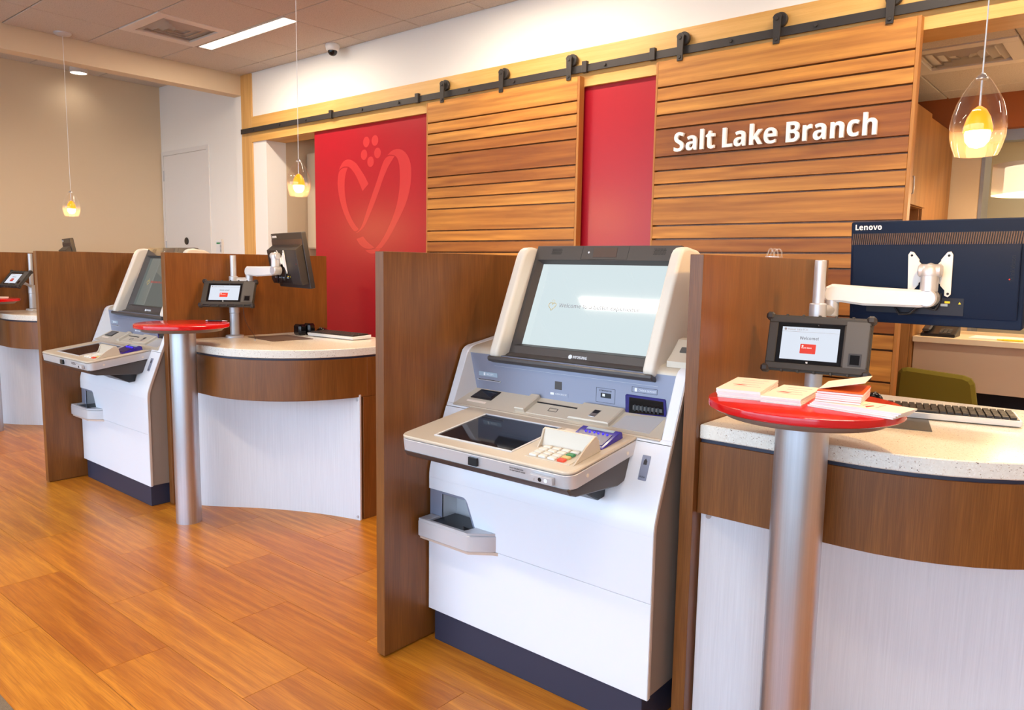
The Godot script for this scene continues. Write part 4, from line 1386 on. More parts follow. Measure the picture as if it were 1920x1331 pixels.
func build_shell():
	var b := MB.new()
	b.bx(-6.3, 5.2, -0.12, -0.005, -5.6, 4.9)
	var fl := struct("floor", b, "floor_wood_1")
	# planks in half bond, 1.072 x 0.265
	var cache: ArrayMesh = null
	var rest := MB.new()
	var cnt := 0
	for r in range(-16, 3):
		var z1 := 1.025 - 0.265 * (2 - r)
		var z0 := z1 - 0.265
		var shift := -0.645 if posmod(r, 2) == 1 else -1.181
		for k in range(-6, 6):
			var x0 := shift + 1.072 * k
			if x0 < -6.25 or x0 > 4.2: continue
			var m := "floor_wood_%d" % posmod(k * 3 + r * 2 + (r * k) % 3, 5)
			if z0 < -1.75 or cnt >= 290:
				rest.bx(x0 + 0.0006, x0 + 1.0714, -0.005, 0.0, z0 + 0.0006, z1 - 0.0006, 0.0006)
				continue
			if cache == null:
				var pb := MB.new()
				pb.box(Vector3(0.536, -0.0025, 0.1325), Vector3(1.0708, 0.005, 0.2638), 0.0006)
				cache = pb.mesh()
			var o := obj("plank", cache, m, fl)
			o.position = Vector3(x0, 0, z0)
			cnt += 1
	obj("far_planks", rest, "floor_wood_2", fl).set_meta("kind", "stuff")
	b = MB.new()
	b.bx(-6.2, 5.1, -0.005, 0.004, 1.0265, 4.7)
	var cp := obj("carpet", b, "carpet")
	tag(cp, "tan speckled carpet laid along the edge of the plank floor", "carpet")
	# ceiling of the hall
	b = MB.new()
	b.bx(-4.43, 5.2, 3.166, 3.45, -2.1, 4.9)
	var ce := struct("ceiling", b, "ceiling_grid")
	var xs := []
	for k in 17: xs.append(-4.43 + 0.6083 * k if k > 0 else -4.38)
	var zs := [-2.1, -1.93]
	for k in 12: zs.append(-1.93 + 0.575 * (k + 1))
	zs[13] = 4.68
	var skips := [[-3.81, -3.21, -1.355, -0.78]]
	for L in [[-3.82, -2.6], [-1.38, -0.17], [1.05, 2.28], [3.48, 4.7]]: skips.append([L[0], L[1], -1.93, -1.355, -1.497])
	for L in [[-3.82, -2.6], [-1.38, -0.17], [1.05, 2.28]]: skips.append([L[0], L[1], 0.95, 1.52, 1.382])
	tiles(ce, xs, zs, 3.15, skips)
	for L in [[-3.79, -2.605], [-1.36, -0.175], [1.075, 2.26], [3.51, 4.69]]:
		var w: String = ["set beside the square air vent", "over the plank door and the screened kiosk", "over the lettered plank door", "near the glazed end of the hall"][[-3.79, -1.36, 1.075, 3.51].find(L[0])]
		make_ceiling_light(L[0], L[1], -1.49, -1.372, 3.15, "long slim recessed ceiling light " + w, 2.6)
	for L in [[-3.79, -2.605], [-1.36, -0.175], [1.075, 2.26]]:  # middle one is added for the bright streak it leaves on the kiosk screen
		var w: String = ["above the plank floor left of the room", "added above the carpet edge for its streak on the kiosk screen", "above the carpet by the glazing"][[-3.79, -1.36, 1.075].find(L[0])]
		make_ceiling_light(L[0], L[1], 1.39, 1.508, 3.15, "slim recessed ceiling light " + w, 2.6)
	make_vent(-3.813, -3.205, -1.352, -0.783, 3.15, "square white air vent in the ceiling beside the long light")
	# alcove ceiling and the boxed beam
	b = MB.new()
	b.bx(-6.3, -4.5, 3.296, 3.45, -2.3, 4.9)
	var ca := struct("ceiling_001", b, "ceiling_grid")
	var zz := []
	for k in 12: zz.append(-2.15 + 0.61 * k)
	zz[11] = 4.68
	tiles(ca, [-6.09, -5.6, -5.0, -4.5], zz, 3.28, [])
	b = MB.new()
	b.bx(-4.52, -4.384, 2.975, 3.44, -2.1, 4.69)
	struct("beam", b, "wall_beige")
	# walls
	b = MB.new()
	b.bx(-6.3, -6.09, -0.1, 3.44, -2.36, 4.9)
	struct("wall_left", b, "wall_beige")
	b = MB.new()
	b.bx(-6.2, -4.51, -0.1, 3.44, -2.36, -2.15)
	b.bx(-4.51, -4.384, -0.1, 2.9745, -2.36, -2.1)
	struct("wall_alcove", b, "wall_white")
	b = MB.new()
	b.bx(-4.384, 5.2, 2.768, 3.44, -2.3, -2.1)
	b.bx(-4.384, -4.006, -0.1, 2.768, -2.3, -2.1)
	b.bx(3.3, 5.2, -0.1, 2.768, -2.3, -2.1)
	struct("wall_back", b, "wall_white")
	b = MB.new()
	b.bx(-4.384, -4.213, 0.0, 3.149, -2.1, -2.086, 0.001)
	struct("trim_1", b, "maple_upright")
	b = MB.new()
	b.bx(-4.213, 3.3, 2.546, 2.768, -2.1, -2.086, 0.001)
	b.bx(-4.006, 3.3, 2.5465, 2.7675, -2.30, -2.1)
	struct("trim_2", b, "maple")
	# glazed front of the hall, behind the camera
	b = MB.new()
	b.bx(-6.3, 5.2, 2.85, 3.44, 4.7, 4.9)
	b.bx(-6.3, 5.2, -0.1, 0.12, 4.7, 4.9)
	b.bx(-6.3, -5.9, 0.12, 2.85, 4.7, 4.9)
	b.bx(5.0, 5.2, 0.12, 2.85, 4.7, 4.9)
	struct("wall_front", b, "wall_white")
	var wx := [-5.9, -4.1, -2.3, -0.45, 1.4, 3.2, 5.0]
	for k in 6:
		b = MB.new()
		var a: float = wx[k]
		var c: float = wx[k + 1]
		for q in [[a, a + 0.05, 0.12, 2.85], [c - 0.05, c, 0.12, 2.85], [a, c, 0.12, 0.17], [a, c, 2.80, 2.85], [a, c, 2.1, 2.14]]: b.bx(q[0], q[1], q[2], q[3], 4.76, 4.84)
		var wn := struct("window_%d" % (k + 1), b, "frame_aluminium")
		b = MB.new()
		b.bx(a + 0.05, c - 0.05, 0.17, 2.80, 4.797, 4.803)
		obj("pane", b, "window_glass", wn)
	b = MB.new()
	b.bx(5.0, 5.2, -0.1, 3.44, -2.1, 4.9)
	struct("wall_right", b, "wall_beige")
	b = MB.new()
	b.bx(-40, 40, -0.25, -0.13, 4.9, 60)
	struct("ground", b, "outdoor_paving")
	# alcove door
	b = MB.new()
	b.bx(-6.03, -5.137, 0.006, 2.563, -2.149, -2.142, 0.001)
	var dr := struct("door_1", b, "door_paint")
	b = MB.new()
	for q in [[-6.075, -6.034, 0.0, 2.61], [-5.133, -5.09, 0.0, 2.61], [-6.034, -5.133, 2.567, 2.61]]: b.bx(q[0], q[1], q[2], q[3], -2.149, -2.1385, 0.001)
	obj("door_frame", b, "door_paint", dr)
	for y in [2.36, 1.62, 0.88, 0.2]:
		b = MB.new()
		b.bx(-6.036, -6.026, y - 0.055, y + 0.055, -2.142, -2.133, 0.001)
		obj("hinge", b, "steel", dr)
	obj("lock", _disc(Vector3(-5.584, 1.672, -2.138), 0.038, 0.012), "black", dr)
	b = MB.new()
	b.bx(-6.09, -4.51, 0.0, 0.1, -2.15, -2.138, 0.001)
	struct("baseboard_alcove", b, "kiosk_bronze")
	b = MB.new()
	b.bx(-6.09, -6.078, 0.0, 0.1, -2.138, 4.7, 0.001)
	struct("baseboard_left", b, "kiosk_bronze")
	var rd := thing("wall_reader", "small white wall sign with green stripe beside the alcove door", "wall sign", Vector3(-4.93, 1.6, -2.149))
	b = MB.new()
	b.bx(-0.075, 0.05, -0.09, 0.075, 0.0, 0.004, 0.001)
	obj("card", b, "label_white", rd)
	b = MB.new()
	b.bx(-0.065, -0.002, 0.038, 0.054, 0.004, 0.005)
	obj("green_stripe", b, "green", rd)
	b = MB.new()
	for k in 8: b.bx(0.0, 0.03, 0.048 - k * 0.0125, 0.056 - k * 0.0125, 0.004, 0.005)
	obj("grey_lines", b, "ink_grey", rd)
	b = MB.new()
	b.bx(0.03, 0.06, -0.08, 0.085, 0.0, 0.009, 0.001)
	obj("holder", b, "kiosk_cream", rd)
	for q in [[-5.88, -1.28, 0.10, "small bright round downlight in the alcove ceiling by the alcove door"], [-5.3, 0.4, 0.9, "added round downlight that evens the alcove light beside the boxed beam"], [-5.3, 2.4, 0.9, "added round downlight that evens the alcove light towards the glazing"]]:  # last two are unseen, added to light the alcove evenly
		var dl := thing("downlight", q[3], "downlight", Vector3(q[0], 3.28, q[1]), 0.0, "alcove downlights")
		b = MB.new()
		b.lathe([[0.055, 0.0], [0.075, -0.004], [0.078, -0.05], [0.07, -0.052], [0.066, -0.01]], Vector3.ZERO, 32)
		obj("trim_ring", b, "ceiling_grid", dl)
		b = MB.new()
		b.cyl(Vector3(0, -0.046, 0), 0.069, 0.006, 32)
		obj("lens_light", b, "tube_light_glow", dl)
		var l := SpotLight3D.new()
		l.name = "downlight_lamp"
		l.light_color = Color(1.0, 0.94, 0.86)
		l.light_energy = q[2]
		l.light_size = 0.06
		l.spot_angle = 80.0
		l.spot_range = 14.0
		l.spot_attenuation = 2.0
		l.shadow_enabled = true
		l.position = Vector3(0, -0.056, 0)
		l.rotation.x = -PI / 2
		dl.add_child(l)
	var dm := thing("dome_camera", "small white security dome camera on the ceiling by the white wall", "camera", Vector3(-2.88, 3.15, -1.985))
	b = MB.new()
	b.lathe([[0.0, 0.0], [0.052, 0.0], [0.055, -0.012], [0.05, -0.04], [0.043, -0.048], [0.0, -0.048]], Vector3.ZERO, 32)
	obj("housing", b, "white_plastic", dm)
	b = MB.new()
	b.lathe([[0.037, -0.047], [0.035, -0.062], [0.026, -0.076], [0.012, -0.084], [0.0, -0.086]], Vector3.ZERO, 28, Basis.IDENTITY, 70.0)
	obj("dome", b, "black_gloss", dm)

func build_back_room():
	var b := MB.new()
	b.bx(-4.2, 5.2, 2.636, 2.75, -5.6, -2.3)
	var ce := struct("ceiling_002", b, "ceiling_grid")
	var xs := []
	for k in 9: xs.append(-0.1 + 0.545 * k)
	tiles(ce, xs, [-4.05, -3.80, -3.255, -2.71, -2.302], 2.62, [[0.98, 1.54, -3.255, -2.71]])
	make_vent(0.992, 1.533, -3.253, -2.712, 2.62, "square air vent in the low ceiling behind the lettered plank door")
	b = MB.new()
	b.bx(-4.3, 5.2, -0.1, 2.75, -5.8, -5.6)
	struct("wall_far", b, "wall_cream")
	b = MB.new()
	b.bx(-4.2, -4.006, -0.1, 2.636, -5.6, -2.3)
	struct("wall_rear_left", b, "wall_tan")
	b = MB.new()
	b.bx(-4.006, -1.6, -0.1, 2.636, -3.2, -3.0)
	struct("wall_recess", b, "wall_tan")
	b = MB.new()
	b.bx(4.4, 5.2, -0.1, 2.636, -5.6, -2.3)
	struct("wall_rear_right", b, "wall_tan")
	b = MB.new()
	b.bx(0.3, 4.4, 2.40, 2.63, -4.35, -4.05)
	struct("beam_001", b, "brown_paint")
	b = MB.new()
	b.bx(0.3, 1.215, -0.1, 2.40, -4.35, -4.06)
	struct("wall_pier", b, "wall_tan")
	b = MB.new()
	b.bx(1.215, 1.235, 0.0, 2.40, -4.3, -4.055)
	b.bx(1.235, 4.4, 2.33, 2.40, -4.22, -4.12)
	b.bx(1.235, 4.4, 1.60, 1.64, -4.22, -4.12)
	b.bx(2.05, 2.075, 1.64, 2.33, -4.22, -4.12)
	struct("window_7", b, "frame_aluminium")
	# recess cabinet at the left opening
	var t := thing("wall_cabinet", "pale tan wall cabinet in the recess beside the red panel", "cabinet", Vector3(-3.7, 1.6, -2.8))
	b = MB.new(Vector3(-3.7, 1.6, -2.8))
	b.bx(-4.004, -3.4, 1.6, 2.48, -2.99, -2.53, 0.002)
	obj("carcass", b, "wall_tan", t)
	b = MB.new(Vector3(-3.7, 1.6, -2.8))
	b.bx(-3.99, -3.41, 1.61, 2.47, -2.529, -2.512, 0.002)
	obj("cabinet_door", b, "wall_tan", t)
	# wood cabinets along the right opening
	t = thing("wall_cabinet", "wooden two-door wall cabinet with wire handles behind the lettered door", "cabinet", Vector3(0.85, 1.85, -2.85))
	var O := Vector3(0.85, 1.85, -2.85)
	b = MB.new(O)
	b.bx(0.62, 1.045, 1.85, 2.40, -3.30, -2.36, 0.002)
	obj("carcass", b, "cabinet_wood", t)
	for z in [-3.297, -2.8285]:
		b = MB.new(O)
		b.bx(1.046, 1.064, 1.853, 2.397, z + 0.002, z + 0.465, 0.002)
		var d := obj("cabinet_door", b, "cabinet_wood", t)
		var hz: float = z + (0.43 if z < -3.0 else 0.035)
		b = MB.new(O)
		b.tube([Vector3(1.064, 1.90, hz), Vector3(1.088, 1.905, hz), Vector3(1.09, 1.95, hz), Vector3(1.088, 1.995, hz), Vector3(1.064, 2.0, hz)], 0.004, 8)
		obj("handle", b, "steel", d)
	t = thing("tall_cabinet", "tall wooden cabinet standing past the two-door wall cabinet", "cabinet", Vector3(0.83, 0, -3.68))
	O = Vector3(0.83, 0, -3.68)
	b = MB.new(O)
	b.bx(0.62, 1.03, 0.0, 2.40, -4.05, -3.305, 0.002)
	obj("carcass", b, "cabinet_wood", t)
	b = MB.new(O)
	b.bx(1.031, 1.046, 0.1, 2.39, -4.045, -3.31, 0.002)
	obj("cabinet_door", b, "cabinet_wood", t)
	# far worktop
	t = thing("work_desk", "pale wooden standing work desk with a deep front panel behind the counter", "desk", Vector3(2.0, 0, -3.6))
	O = Vector3(2.0, 0, -3.6)
	b = MB.new(O)
	b.bx(1.05, 3.6, 1.058, 1.092, -4.04, -3.30, 0.002)
	obj("desk_top", b, "desk_wood", t)
	b = MB.new(O)
	b.bx(1.05, 3.6, 0.778, 1.057, -3.37, -3.345, 0.001)
	obj("front_panel", b, "desk_panel", t)
	for x in [1.06, 3.56]:
		b = MB.new(O)
		b.bx(x, x + 0.03, 0.0, 1.057, -4.03, -3.37)
		obj("leg_panel", b, "kiosk_gap", t)
	b = MB.new(O)
	b.bx(1.09, 3.56, 0.0, 1.05, -4.05, -4.03)
	obj("back_panel", b, "kiosk_gap", t)
	# chair
	t = thing("office_chair", "olive green upholstered chair standing behind the curved counter", "chair", Vector3(1.27, 0, -2.75))
	b = MB.new()
	var bk := []
	for q in [[-0.185, 0.46], [-0.20, 0.70], [-0.193, 0.915], [-0.176, 0.936], [-0.15, 0.943], [0.13, 0.925], [0.165, 0.912], [0.183, 0.885], [0.222, 0.66], [0.21, 0.46]]: bk.append(q)
	b.pz(bk, -0.19, -0.13, 0.018, 60.0)
	obj("backrest", b, "olive_fabric", t)
	b = MB.new()
	b.box(Vector3(0, 0.52, -0.33), Vector3(0.42, 0.09, 0.38), 0.03)
	obj("seat", b, "olive_fabric", t)
	b = MB.new()
	b.cyl(Vector3(0, 0.27, -0.33), 0.028, 0.42, 16)
	obj("gas_lift", b, "black", t)
	b = MB.new()
	for k in 5:
		var a := TAU * k / 5.0
		b.tube([Vector3(0, 0.08, -0.33), Vector3(0.2 * cos(a), 0.055, -0.33 + 0.2 * sin(a))], 0.016, 8)
		b.cyl(Vector3(0.2 * cos(a), 0.025, -0.33 + 0.2 * sin(a)), 0.025, 0.03, 12, Basis(Vector3.RIGHT, PI / 2))
	obj("star_base", b, "black", t)
	# desk telephone, highlighter, papers, drum lamp
	t = thing("telephone", "black desk telephone on the pale work desk", "telephone", Vector3(1.155, 1.092, -3.43))
	b = MB.new()
	b.px([[0.08, 0.0], [0.08, 0.018], [-0.09, 0.06], [-0.09, 0.0]], -0.075, 0.11, 0.004)
	obj("body", b, "black", t)
	b = MB.new()
	b.px([[0.075, 0.03], [0.07, 0.045], [-0.07, 0.085], [-0.085, 0.06]], -0.07, -0.025, 0.008)
	obj("handset", b, "monitor_black", t)
	b = MB.new()
	b.xf = frame(Vector3(0.05, 0.032, 0.02), Vector3(1, 0, 0), Vector3(0, 0.97, 0.24))
	for i in 4:
		for j in 3: b.box(Vector3(-0.02 + j * 0.022, 0.003, -0.03 + i * 0.022), Vector3(0.016, 0.005, 0.014))
	obj("keys", b, "dark_grey", t)
	t = thing("highlighter", "yellow highlighter pen lying on the pale work desk", "pen", Vector3(1.555, 1.098, -3.36), 0.1)
	b = MB.new()
	b.cyl(Vector3(0, 0, 0), 0.006, 0.10, 12, Basis(Vector3.BACK, PI / 2))
	obj("barrel", b, "yellow", t)
	b = MB.new()
	b.cyl(Vector3(-0.062, 0, 0), 0.0045, 0.03, 12, Basis(Vector3.BACK, PI / 2))
	obj("cap", b, "yellow", t)
	b = MB.new()
	b.bx(1.33, 1.66, 1.092, 1.098, -3.62, -3.40, 0.001)
	tag(obj("paper_stack", b, "paper"), "white papers lying on the pale work desk", "papers")
	t = thing("drum_lamp", "large white sheer drum pendant lamp in the back room", "pendant lamp", Vector3(1.60, 1.92, -3.45))
	b = MB.new()
	b.lathe([[0.228, 0.0], [0.23, 0.17]], Vector3.ZERO, 48)
	obj("outer_shade", b, "sheer_shade", t)
	b = MB.new()
	b.lathe([[0.17, 0.012], [0.17, 0.155]], Vector3.ZERO, 48)
	obj("inner_shade_lamp", b, "drum_light_glow", t)
	b = MB.new()
	b.cyl(Vector3(0, 0.012, 0), 0.168, 0.004, 48)
	obj("diffuser_lamp", b, "drum_light_glow", t)
	b = MB.new()
	b.tube([Vector3(0, 0.16, 0), Vector3(0, 0.70, 0)], 0.005, 8)
	obj("rod", b, "steel", t)
	b = MB.new()
	b.cyl(Vector3(0, 0.692, 0), 0.06, 0.014, 24)
	obj("canopy", b, "kiosk_silver", t)
	var l := OmniLight3D.new()
	l.name = "drum_bulb"
	l.light_color = Color(1.0, 0.86, 0.66)
	l.light_energy = 0.5
	l.light_size = 0.1
	l.omni_range = 12.0
	l.omni_attenuation = 2.0
	l.shadow_enabled = true
	l.position = Vector3(0, -0.03, 0)
	t.add_child(l)
	make_ceiling_light(2.0, 3.18, -3.0, -2.882, 2.62, "added slim light that brightens the low back room", 1.6)  # unseen fill, added so the back room is not dark
	make_ceiling_light(-3.3, -2.12, -2.72, -2.602, 2.62, "added slim light that brightens the recess behind the red panel", 0.8)  # unseen, added to light the left recess
	make_ceiling_light(1.6, 2.78, -4.9, -4.782, 2.62, "added slim light that brightens the room past the interior window", 1.6)  # unseen, added to brighten the far part of the back room

func build_wall_things():
	# red panels
	var t := thing("red_wall_panel", "tall red wall panel with a pale red heart emblem", "wall panel", Vector3(-2.2, 0, -2.12))
	var O := Vector3(-2.2, 0, -2.12)
	var b := MB.new(O)
	b.bx(-3.305, -1.2, 0.02, 2.546, -2.135, -2.11, 0.001)
	obj("panel", b, "red_panel", t)
	var shapes := [
		[-2.979,2.218, -2.959,2.252, -2.913,2.290, -2.856,2.296, -2.799,2.280, -2.749,2.249, -2.664,2.162, -2.610,2.090, -2.683,2.036, -2.714,2.088, -2.763,2.161, -2.812,2.210, -2.850,2.236, -2.895,2.243, -2.947,2.234],
		[-2.960,2.220, -2.921,2.233, -2.865,2.230, -2.886,2.200, -2.905,2.146, -2.910,2.075, -2.899,1.987, -2.874,1.907, -2.830,1.834, -2.780,1.777, -2.734,1.743, -2.768,1.726, -2.800,1.730, -2.869,1.795, -2.939,1.901, -2.983,2.007, -3.001,2.103, -2.993,2.175, -2.980,2.206],
		[-2.775,1.718, -2.737,1.725, -2.693,1.768, -2.642,1.868, -2.568,2.004, -2.508,2.107, -2.460,2.202, -2.419,2.266, -2.367,2.286, -2.304,2.276, -2.333,2.249, -2.378,2.204, -2.437,2.118, -2.508,1.986, -2.581,1.874, -2.656,1.767, -2.705,1.733, -2.750,1.715],
		[-2.384,2.293, -2.332,2.323, -2.265,2.329, -2.198,2.308, -2.149,2.261, -2.121,2.194, -2.118,2.114, -2.132,2.035, -2.165,1.941, -2.221,1.855, -2.289,1.767, -2.358,1.685, -2.428,1.617, -2.470,1.587, -2.535,1.5885, -2.475,1.633, -2.416,1.694, -2.346,1.791, -2.288,1.894, -2.254,2.004, -2.243,2.107, -2.248,2.195, -2.265,2.248, -2.293,2.279, -2.338,2.291],
		[-2.763,1.666, -2.681,1.685, -2.632,1.642, -2.547,1.598, -2.596,1.585, -2.670,1.595, -2.719,1.619, -2.744,1.642],
		[-2.651,1.575, -2.541,1.585, -2.470,1.583, -2.524,1.556, -2.584,1.548, -2.621,1.559]]
	for s in shapes:
		var o := []
		for k in range(0, s.size(), 2): o.append([s[k], s[k + 1]])
		# round the outline
		var sm := []
		for k in o.size():
			var p0 := Vector2(o[(k + o.size() - 1) % o.size()][0], o[(k + o.size() - 1) % o.size()][1])
			var p1 := Vector2(o[k][0], o[k][1])
			var p2 := Vector2(o[(k + 1) % o.size()][0], o[(k + 1) % o.size()][1])
			if (p1 - p0).normalized().dot((p2 - p1).normalized()) < 0.72: sm.append([p1.x, p1.y])
			else:
				var a := p0.lerp(p1, 0.75)
				var c := p1.lerp(p2, 0.25)
				sm.append([a.x, a.y])
				sm.append([c.x, c.y])
		b = MB.new(O)
		b.pz(sm, -2.11, -2.1094)
		obj("heart_ribbon", b, "red_logo", t)
	for q in [[-2.634, 2.41], [-2.53, 2.412], [-2.662, 2.315], [-2.501, 2.316], [-2.583, 2.256]]:
		b = MB.new(O)
		b.cyl(Vector3(q[0], q[1], -2.1097), 0.0395, 0.0007, 32, Basis(Vector3.RIGHT, PI / 2))
		obj("emblem_dot", b, "red_logo", t)
	b = MB.new()
	b.bx(-1.196, 0.9, 0.02, 2.546, -2.135, -2.11, 0.001)
	tag(obj("red_wall_panel_001", b, "red_panel"), "plain red wall panel between the two plank doors", "wall panel")
	# rail
	var rl := thing("sliding_door_rail", "long dark steel rail carrying the plank doors", "rail", Vector3(-0.5, 2.645, -2.064))
	O = Vector3(-0.5, 2.645, -2.064)
	b = MB.new(O)
	b.bx(-4.356, 3.2, 2.6235, 2.6665, -2.068, -2.060, 0.001)
	obj("bar", b, "rail_steel", rl)
	for x in [-4.15, -3.73, -3.35, -3.02, -2.62, -2.2, -1.5, -1.10, -0.41, 0.36, 0.79, 1.45, 2.0, 2.6]:
		b = MB.new(O)
		b.cyl(Vector3(x, 2.645, -2.072), 0.010, 0.028, 12, Basis(Vector3.RIGHT, PI / 2))
		b.cyl(Vector3(x, 2.645, -2.056), 0.0095, 0.010, 6, Basis(Vector3.RIGHT, PI / 2), 0.001)
		obj("rail_bolt", b, "rail_steel", rl)
	for x in [-3.008, -0.095, -2.0, -0.55]:
		b = MB.new(O)
		b.bx(x - 0.017, x + 0.017, 2.618, 2.684, -2.072, -2.046, 0.002)
		obj("rail_stop", b, "rail_steel", rl)
	make_sliding_door(-1.888, -0.572, [-1.728, -1.19, -0.652], "plain plank sliding door beside the heart panel")
	make_sliding_door(-0.06, 1.256, [0.083, 0.608, 1.125], "plank sliding door carrying the white branch lettering")
	# the sign: one word at a time, standing off the planks
	var sg := thing("branch_sign", "raised white branch name letters mounted on the plank door", "sign", Vector3(0.58, 2.13, -2.03))
	text(sg, "word", "Salt", 0.098, Vector3(0.078, 2.104, -2.026) - Vector3(0.58, 2.13, -2.03), "white_letter", Basis.IDENTITY, true, 0.018, 0.234)
	text(sg, "word", "Lake", 0.098, Vector3(0.357, 2.102, -2.026) - Vector3(0.58, 2.13, -2.03), "white_letter", Basis.IDENTITY, true, 0.018, 0.285)
	text(sg, "word", "Branch", 0.098, Vector3(0.690, 2.099, -2.026) - Vector3(0.58, 2.13, -2.03), "white_letter", Basis.IDENTITY, true, 0.018, 0.417)
	make_pendant(Vector3(1.777, 1.956, -0.394), 3.15, "clear glass pendant lamp with amber inner shade over the counter with the blue monitor")
	make_pendant(Vector3(-1.374, 2.018, -0.628), 3.15, "clear glass pendant lamp with amber inner shade before the heart panel")
	make_pendant(Vector3(-4.278, 1.992, -0.571), 3.15, "clear glass pendant lamp with amber inner shade before the beige wall")

func build_bays():
	make_divider(0.0, 0.0, "dark wood divider at the left of the kiosk with the lit screen")
	make_divider(1.0627, -0.331, "dark wood divider behind the blue-backed monitor")
	make_divider(-3.3748, 0.0, "dark wood divider at the left of the kiosk with the grey screen")
	make_divider(-2.335, -0.331, "dark wood divider behind the tablet with the pen on its table")
	make_divider(-5.71, -0.331, "dark wood divider by the beige wall")
	make_kiosk(0.0, "white self-service teller kiosk with a brightly lit white screen", true)
	make_kiosk(-3.3748, "white self-service teller kiosk with a dull grey screen", false)
	make_counter(1.0627, "curved quartz-topped counter under the blue-backed monitor")
	make_counter(-2.335, "curved quartz-topped counter between the two kiosks")
	make_counter(-5.71, "curved quartz-topped counter by the beige wall")
	make_table(1.0627 + 0.388, -0.254, "round red table top on a steel post with stacked brochures")
	make_table(-2.335 + 0.3875, -0.254, "round red table top on a steel post with one pen")
	make_table(-5.71 + 0.3875, -0.254, "round red table top on a steel post by the beige wall")

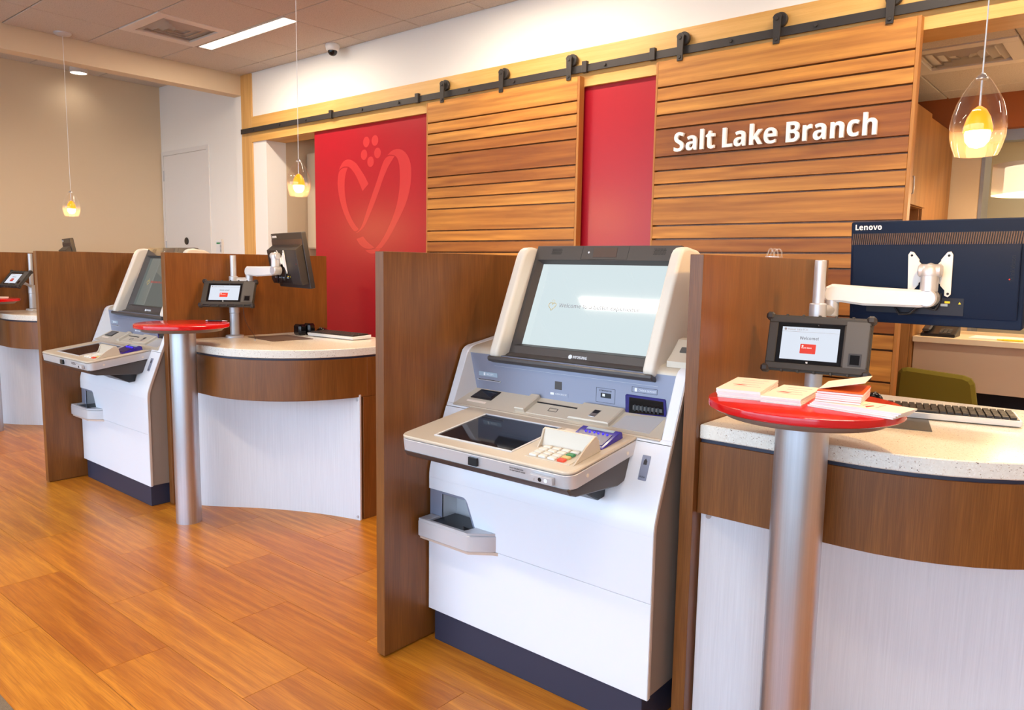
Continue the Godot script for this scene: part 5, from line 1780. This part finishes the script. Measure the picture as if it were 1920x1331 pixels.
func build_small_things():
	var c := 1.003
	# right counter
	var T1 := facing(Vector3(1.333, 1.243, -0.690), 0.109, 0.253)
	var N1 := facing(Vector3(1.600, 1.474, -0.905), -0.091, -0.11)
	make_mount(Vector3(1.302, c, -0.775), T1, "silver pole mount carrying a tablet and the blue monitor", Vector3(1.322, 1.404, -0.85), Vector3(1.606, 1.398, -0.858), N1)
	make_tablet(T1, "rugged black tablet showing Welcome above the brochure table")
	make_monitor(N1, "large monitor with a blue back and white maker lettering", "monitor_blue", 0.0, "monitor_dark")
	make_keyboard(Vector3(1.64, c, -1.02), 0.25, "white keyboard lying beyond the brochures")
	make_mouse(Vector3(1.395, c, -1.16), 0.4, "black mouse beside the keyboard near the brochures")
	var b := MB.new()
	b.box(Vector3(0, 0.0015, 0), Vector3(0.24, 0.003, 0.30), 0.0008)
	var pd := obj("desk_pad", b, "dark_grey")
	tag(pd, "dark grey pad under the brochures and the keyboard", "desk pad")
	pd.position = Vector3(1.515, c, -0.86)
	pd.rotation.y = 0.25
	# brochures on the red table
	var y := 1.131
	make_brochures(Vector3(1.282, y, -0.292), 0.20, 6, Vector3(0.118, 0.0038, 0.255), "paper_cream", "cream booklet in the tidy stack at the rim of the red table", "booklets in the tidy stack")
	make_brochures(Vector3(1.408, y, -0.285), 0.12, 5, Vector3(0.104, 0.0034, 0.235), "paper_cream", "cream booklet in the low middle stack on the red table", "booklets in the low stack")
	make_brochures(Vector3(1.598, y, -0.222), 1.42, 4, Vector3(0.10, 0.0042, 0.215), "paper_cream", "white leaflet fanned out over the edge of the red table", "fanned leaflets", 0.004)
	make_brochures(Vector3(1.545, y + 0.0172, -0.275), 0.15, 5, Vector3(0.108, 0.0052, 0.165), "orange_cover", "orange-covered booklet stacked on the fanned leaflets", "orange booklets", 0.0, false)
	var t := thing("open_leaflet", "opened leaflet with its pale cover lifted on the orange booklets", "brochure", Vector3(1.545, y + 0.0172 + 0.0262, -0.275), 0.15)
	b = MB.new()
	b.box(Vector3(0, 0.0012, 0), Vector3(0.106, 0.0015, 0.163))
	obj("lower_leaf", b, "orange_cover", t)
	b = MB.new()
	b.xf = Transform3D(Basis(Vector3.BACK, 0.22), Vector3(-0.053, 0.0025, -0.01))
	b.box(Vector3(0.055, 0.0, -0.008), Vector3(0.11, 0.001, 0.155))
	obj("upper_leaf", b, "paper_cream", t)
	# clear clips on the divider's top
	for k in 3:
		t = thing("acrylic_clip", "clear curled acrylic clip on top of the divider", "clip", Vector3(1.085, 1.52, -0.90 - 0.035 * k), 0.3 * k, "acrylic clips on the divider")
		b = MB.new()
		var loop := []
		for q in 13:
			var a := PI * q / 12.0
			loop.append(Vector3(0.013 * cos(a), 0.008 + 0.024 * sin(a), 0.006 * sin(2 * a)))
		b.tube(loop, 0.003, 8)
		obj("curl", b, "clear_acrylic", t)
		b = MB.new()
		b.box(Vector3(0, 0.0035, 0), Vector3(0.034, 0.007, 0.014), 0.002)
		obj("foot", b, "clear_acrylic", t)
	# middle counter
	var T2 := facing(Vector3(-2.098, 1.286, -0.618), 0.789, 0.624).scaled_local(Vector3.ONE * 0.98)
	var N2 := facing(Vector3(-1.862, 1.478, -0.852), -0.228, -0.171)
	make_mount(Vector3(-2.222, c, -0.725), T2, "silver pole mount between the two kiosks", Vector3(-2.165, 1.415, -0.80), Vector3(-1.885, 1.425, -0.805), N2)
	make_tether(T2, c, "thin black tether hanging from the tablet over the middle counter")
	make_tablet(T2, "rugged black tablet showing Welcome above the table with the pen")
	make_monitor(N2, "black monitor turned aside over the middle counter", "monitor_black", 0.035, "black")
	make_keyboard(Vector3(-1.80, c, -1.20), 0.06, "white keyboard before the red panel on the middle counter")
	make_mouse(Vector3(-2.10, c, -1.29), 0.3, "black mouse behind the keyboard on the middle counter")
	b = MB.new()
	b.box(Vector3(0, 0.0015, 0), Vector3(0.33, 0.003, 0.27), 0.0008)
	pd = obj("desk_pad_001", b, "pad_brown")
	tag(pd, "brown framed pad lying flat on the middle counter", "desk pad")
	pd.position = Vector3(-1.995, c, -0.90)
	pd.rotation.y = -0.1
	t = thing("camera_case", "small glossy black twin case standing on the middle counter", "case", Vector3(-2.09, c, -1.11))
	b = MB.new()
	b.box(Vector3(0, 0.036, 0), Vector3(0.075, 0.072, 0.06), 0.012)
	obj("front_case", b, "black_gloss", t)
	b = MB.new()
	b.box(Vector3(0.012, 0.038, -0.062), Vector3(0.07, 0.076, 0.055), 0.012)
	obj("rear_case", b, "black_gloss", t)
	t = thing("pen", "black and silver pen lying on the red table", "pen", Vector3(-1.945, 1.1355, -0.446), 0.635)
	b = MB.new()
	b.cyl(Vector3.ZERO, 0.0042, 0.085, 10, Basis(Vector3.BACK, PI / 2))
	obj("barrel", b, "black", t)
	b = MB.new()
	b.lathe([[0.0, -0.03], [0.002, -0.028], [0.0036, 0.0], [0.0, 0.001]], Vector3(0.042, 0, 0), 10, Basis(Vector3.BACK, PI / 2))
	b.cyl(Vector3(-0.048, 0, 0), 0.0045, 0.012, 10, Basis(Vector3.BACK, PI / 2))
	obj("fittings", b, "steel", t)
	# left counter
	var T0 := facing(Vector3(-5.40, 1.293, -0.50), 0.19, 0.70).scaled_local(Vector3.ONE * 0.95)
	make_mount(Vector3(-5.60, c, -0.69), T0, "silver pole mount by the beige wall", null, null, null)
	make_tablet(T0, "rugged black tablet leaning back by the beige wall")
	var N0 := facing(Vector3(-5.24, 1.478, -0.852), -0.228, -0.171)
	var m0 := make_monitor(N0, "black monitor rising above the divider of the grey-screened kiosk", "monitor_black", 0.035, "black")
	b = MB.new()
	b.off = N0.origin
	b.cyl(Vector3(-5.24, c + 0.16, -0.80), 0.02, 0.32, 16)
	b.cyl(Vector3(-5.24, c + 0.008, -0.80), 0.09, 0.016, 28)
	b.bx(-5.26, -5.22, c + 0.30, c + 0.44, -0.838, -0.80)
	obj("stand", b, "silver_paint", m0)
	make_brochures(Vector3(-5.30, 1.131, -0.30), 0.3, 3, Vector3(0.10, 0.004, 0.2), "paper_cream", "cream booklet on the red table by the beige wall", "booklets by the beige wall", 0.0, false)
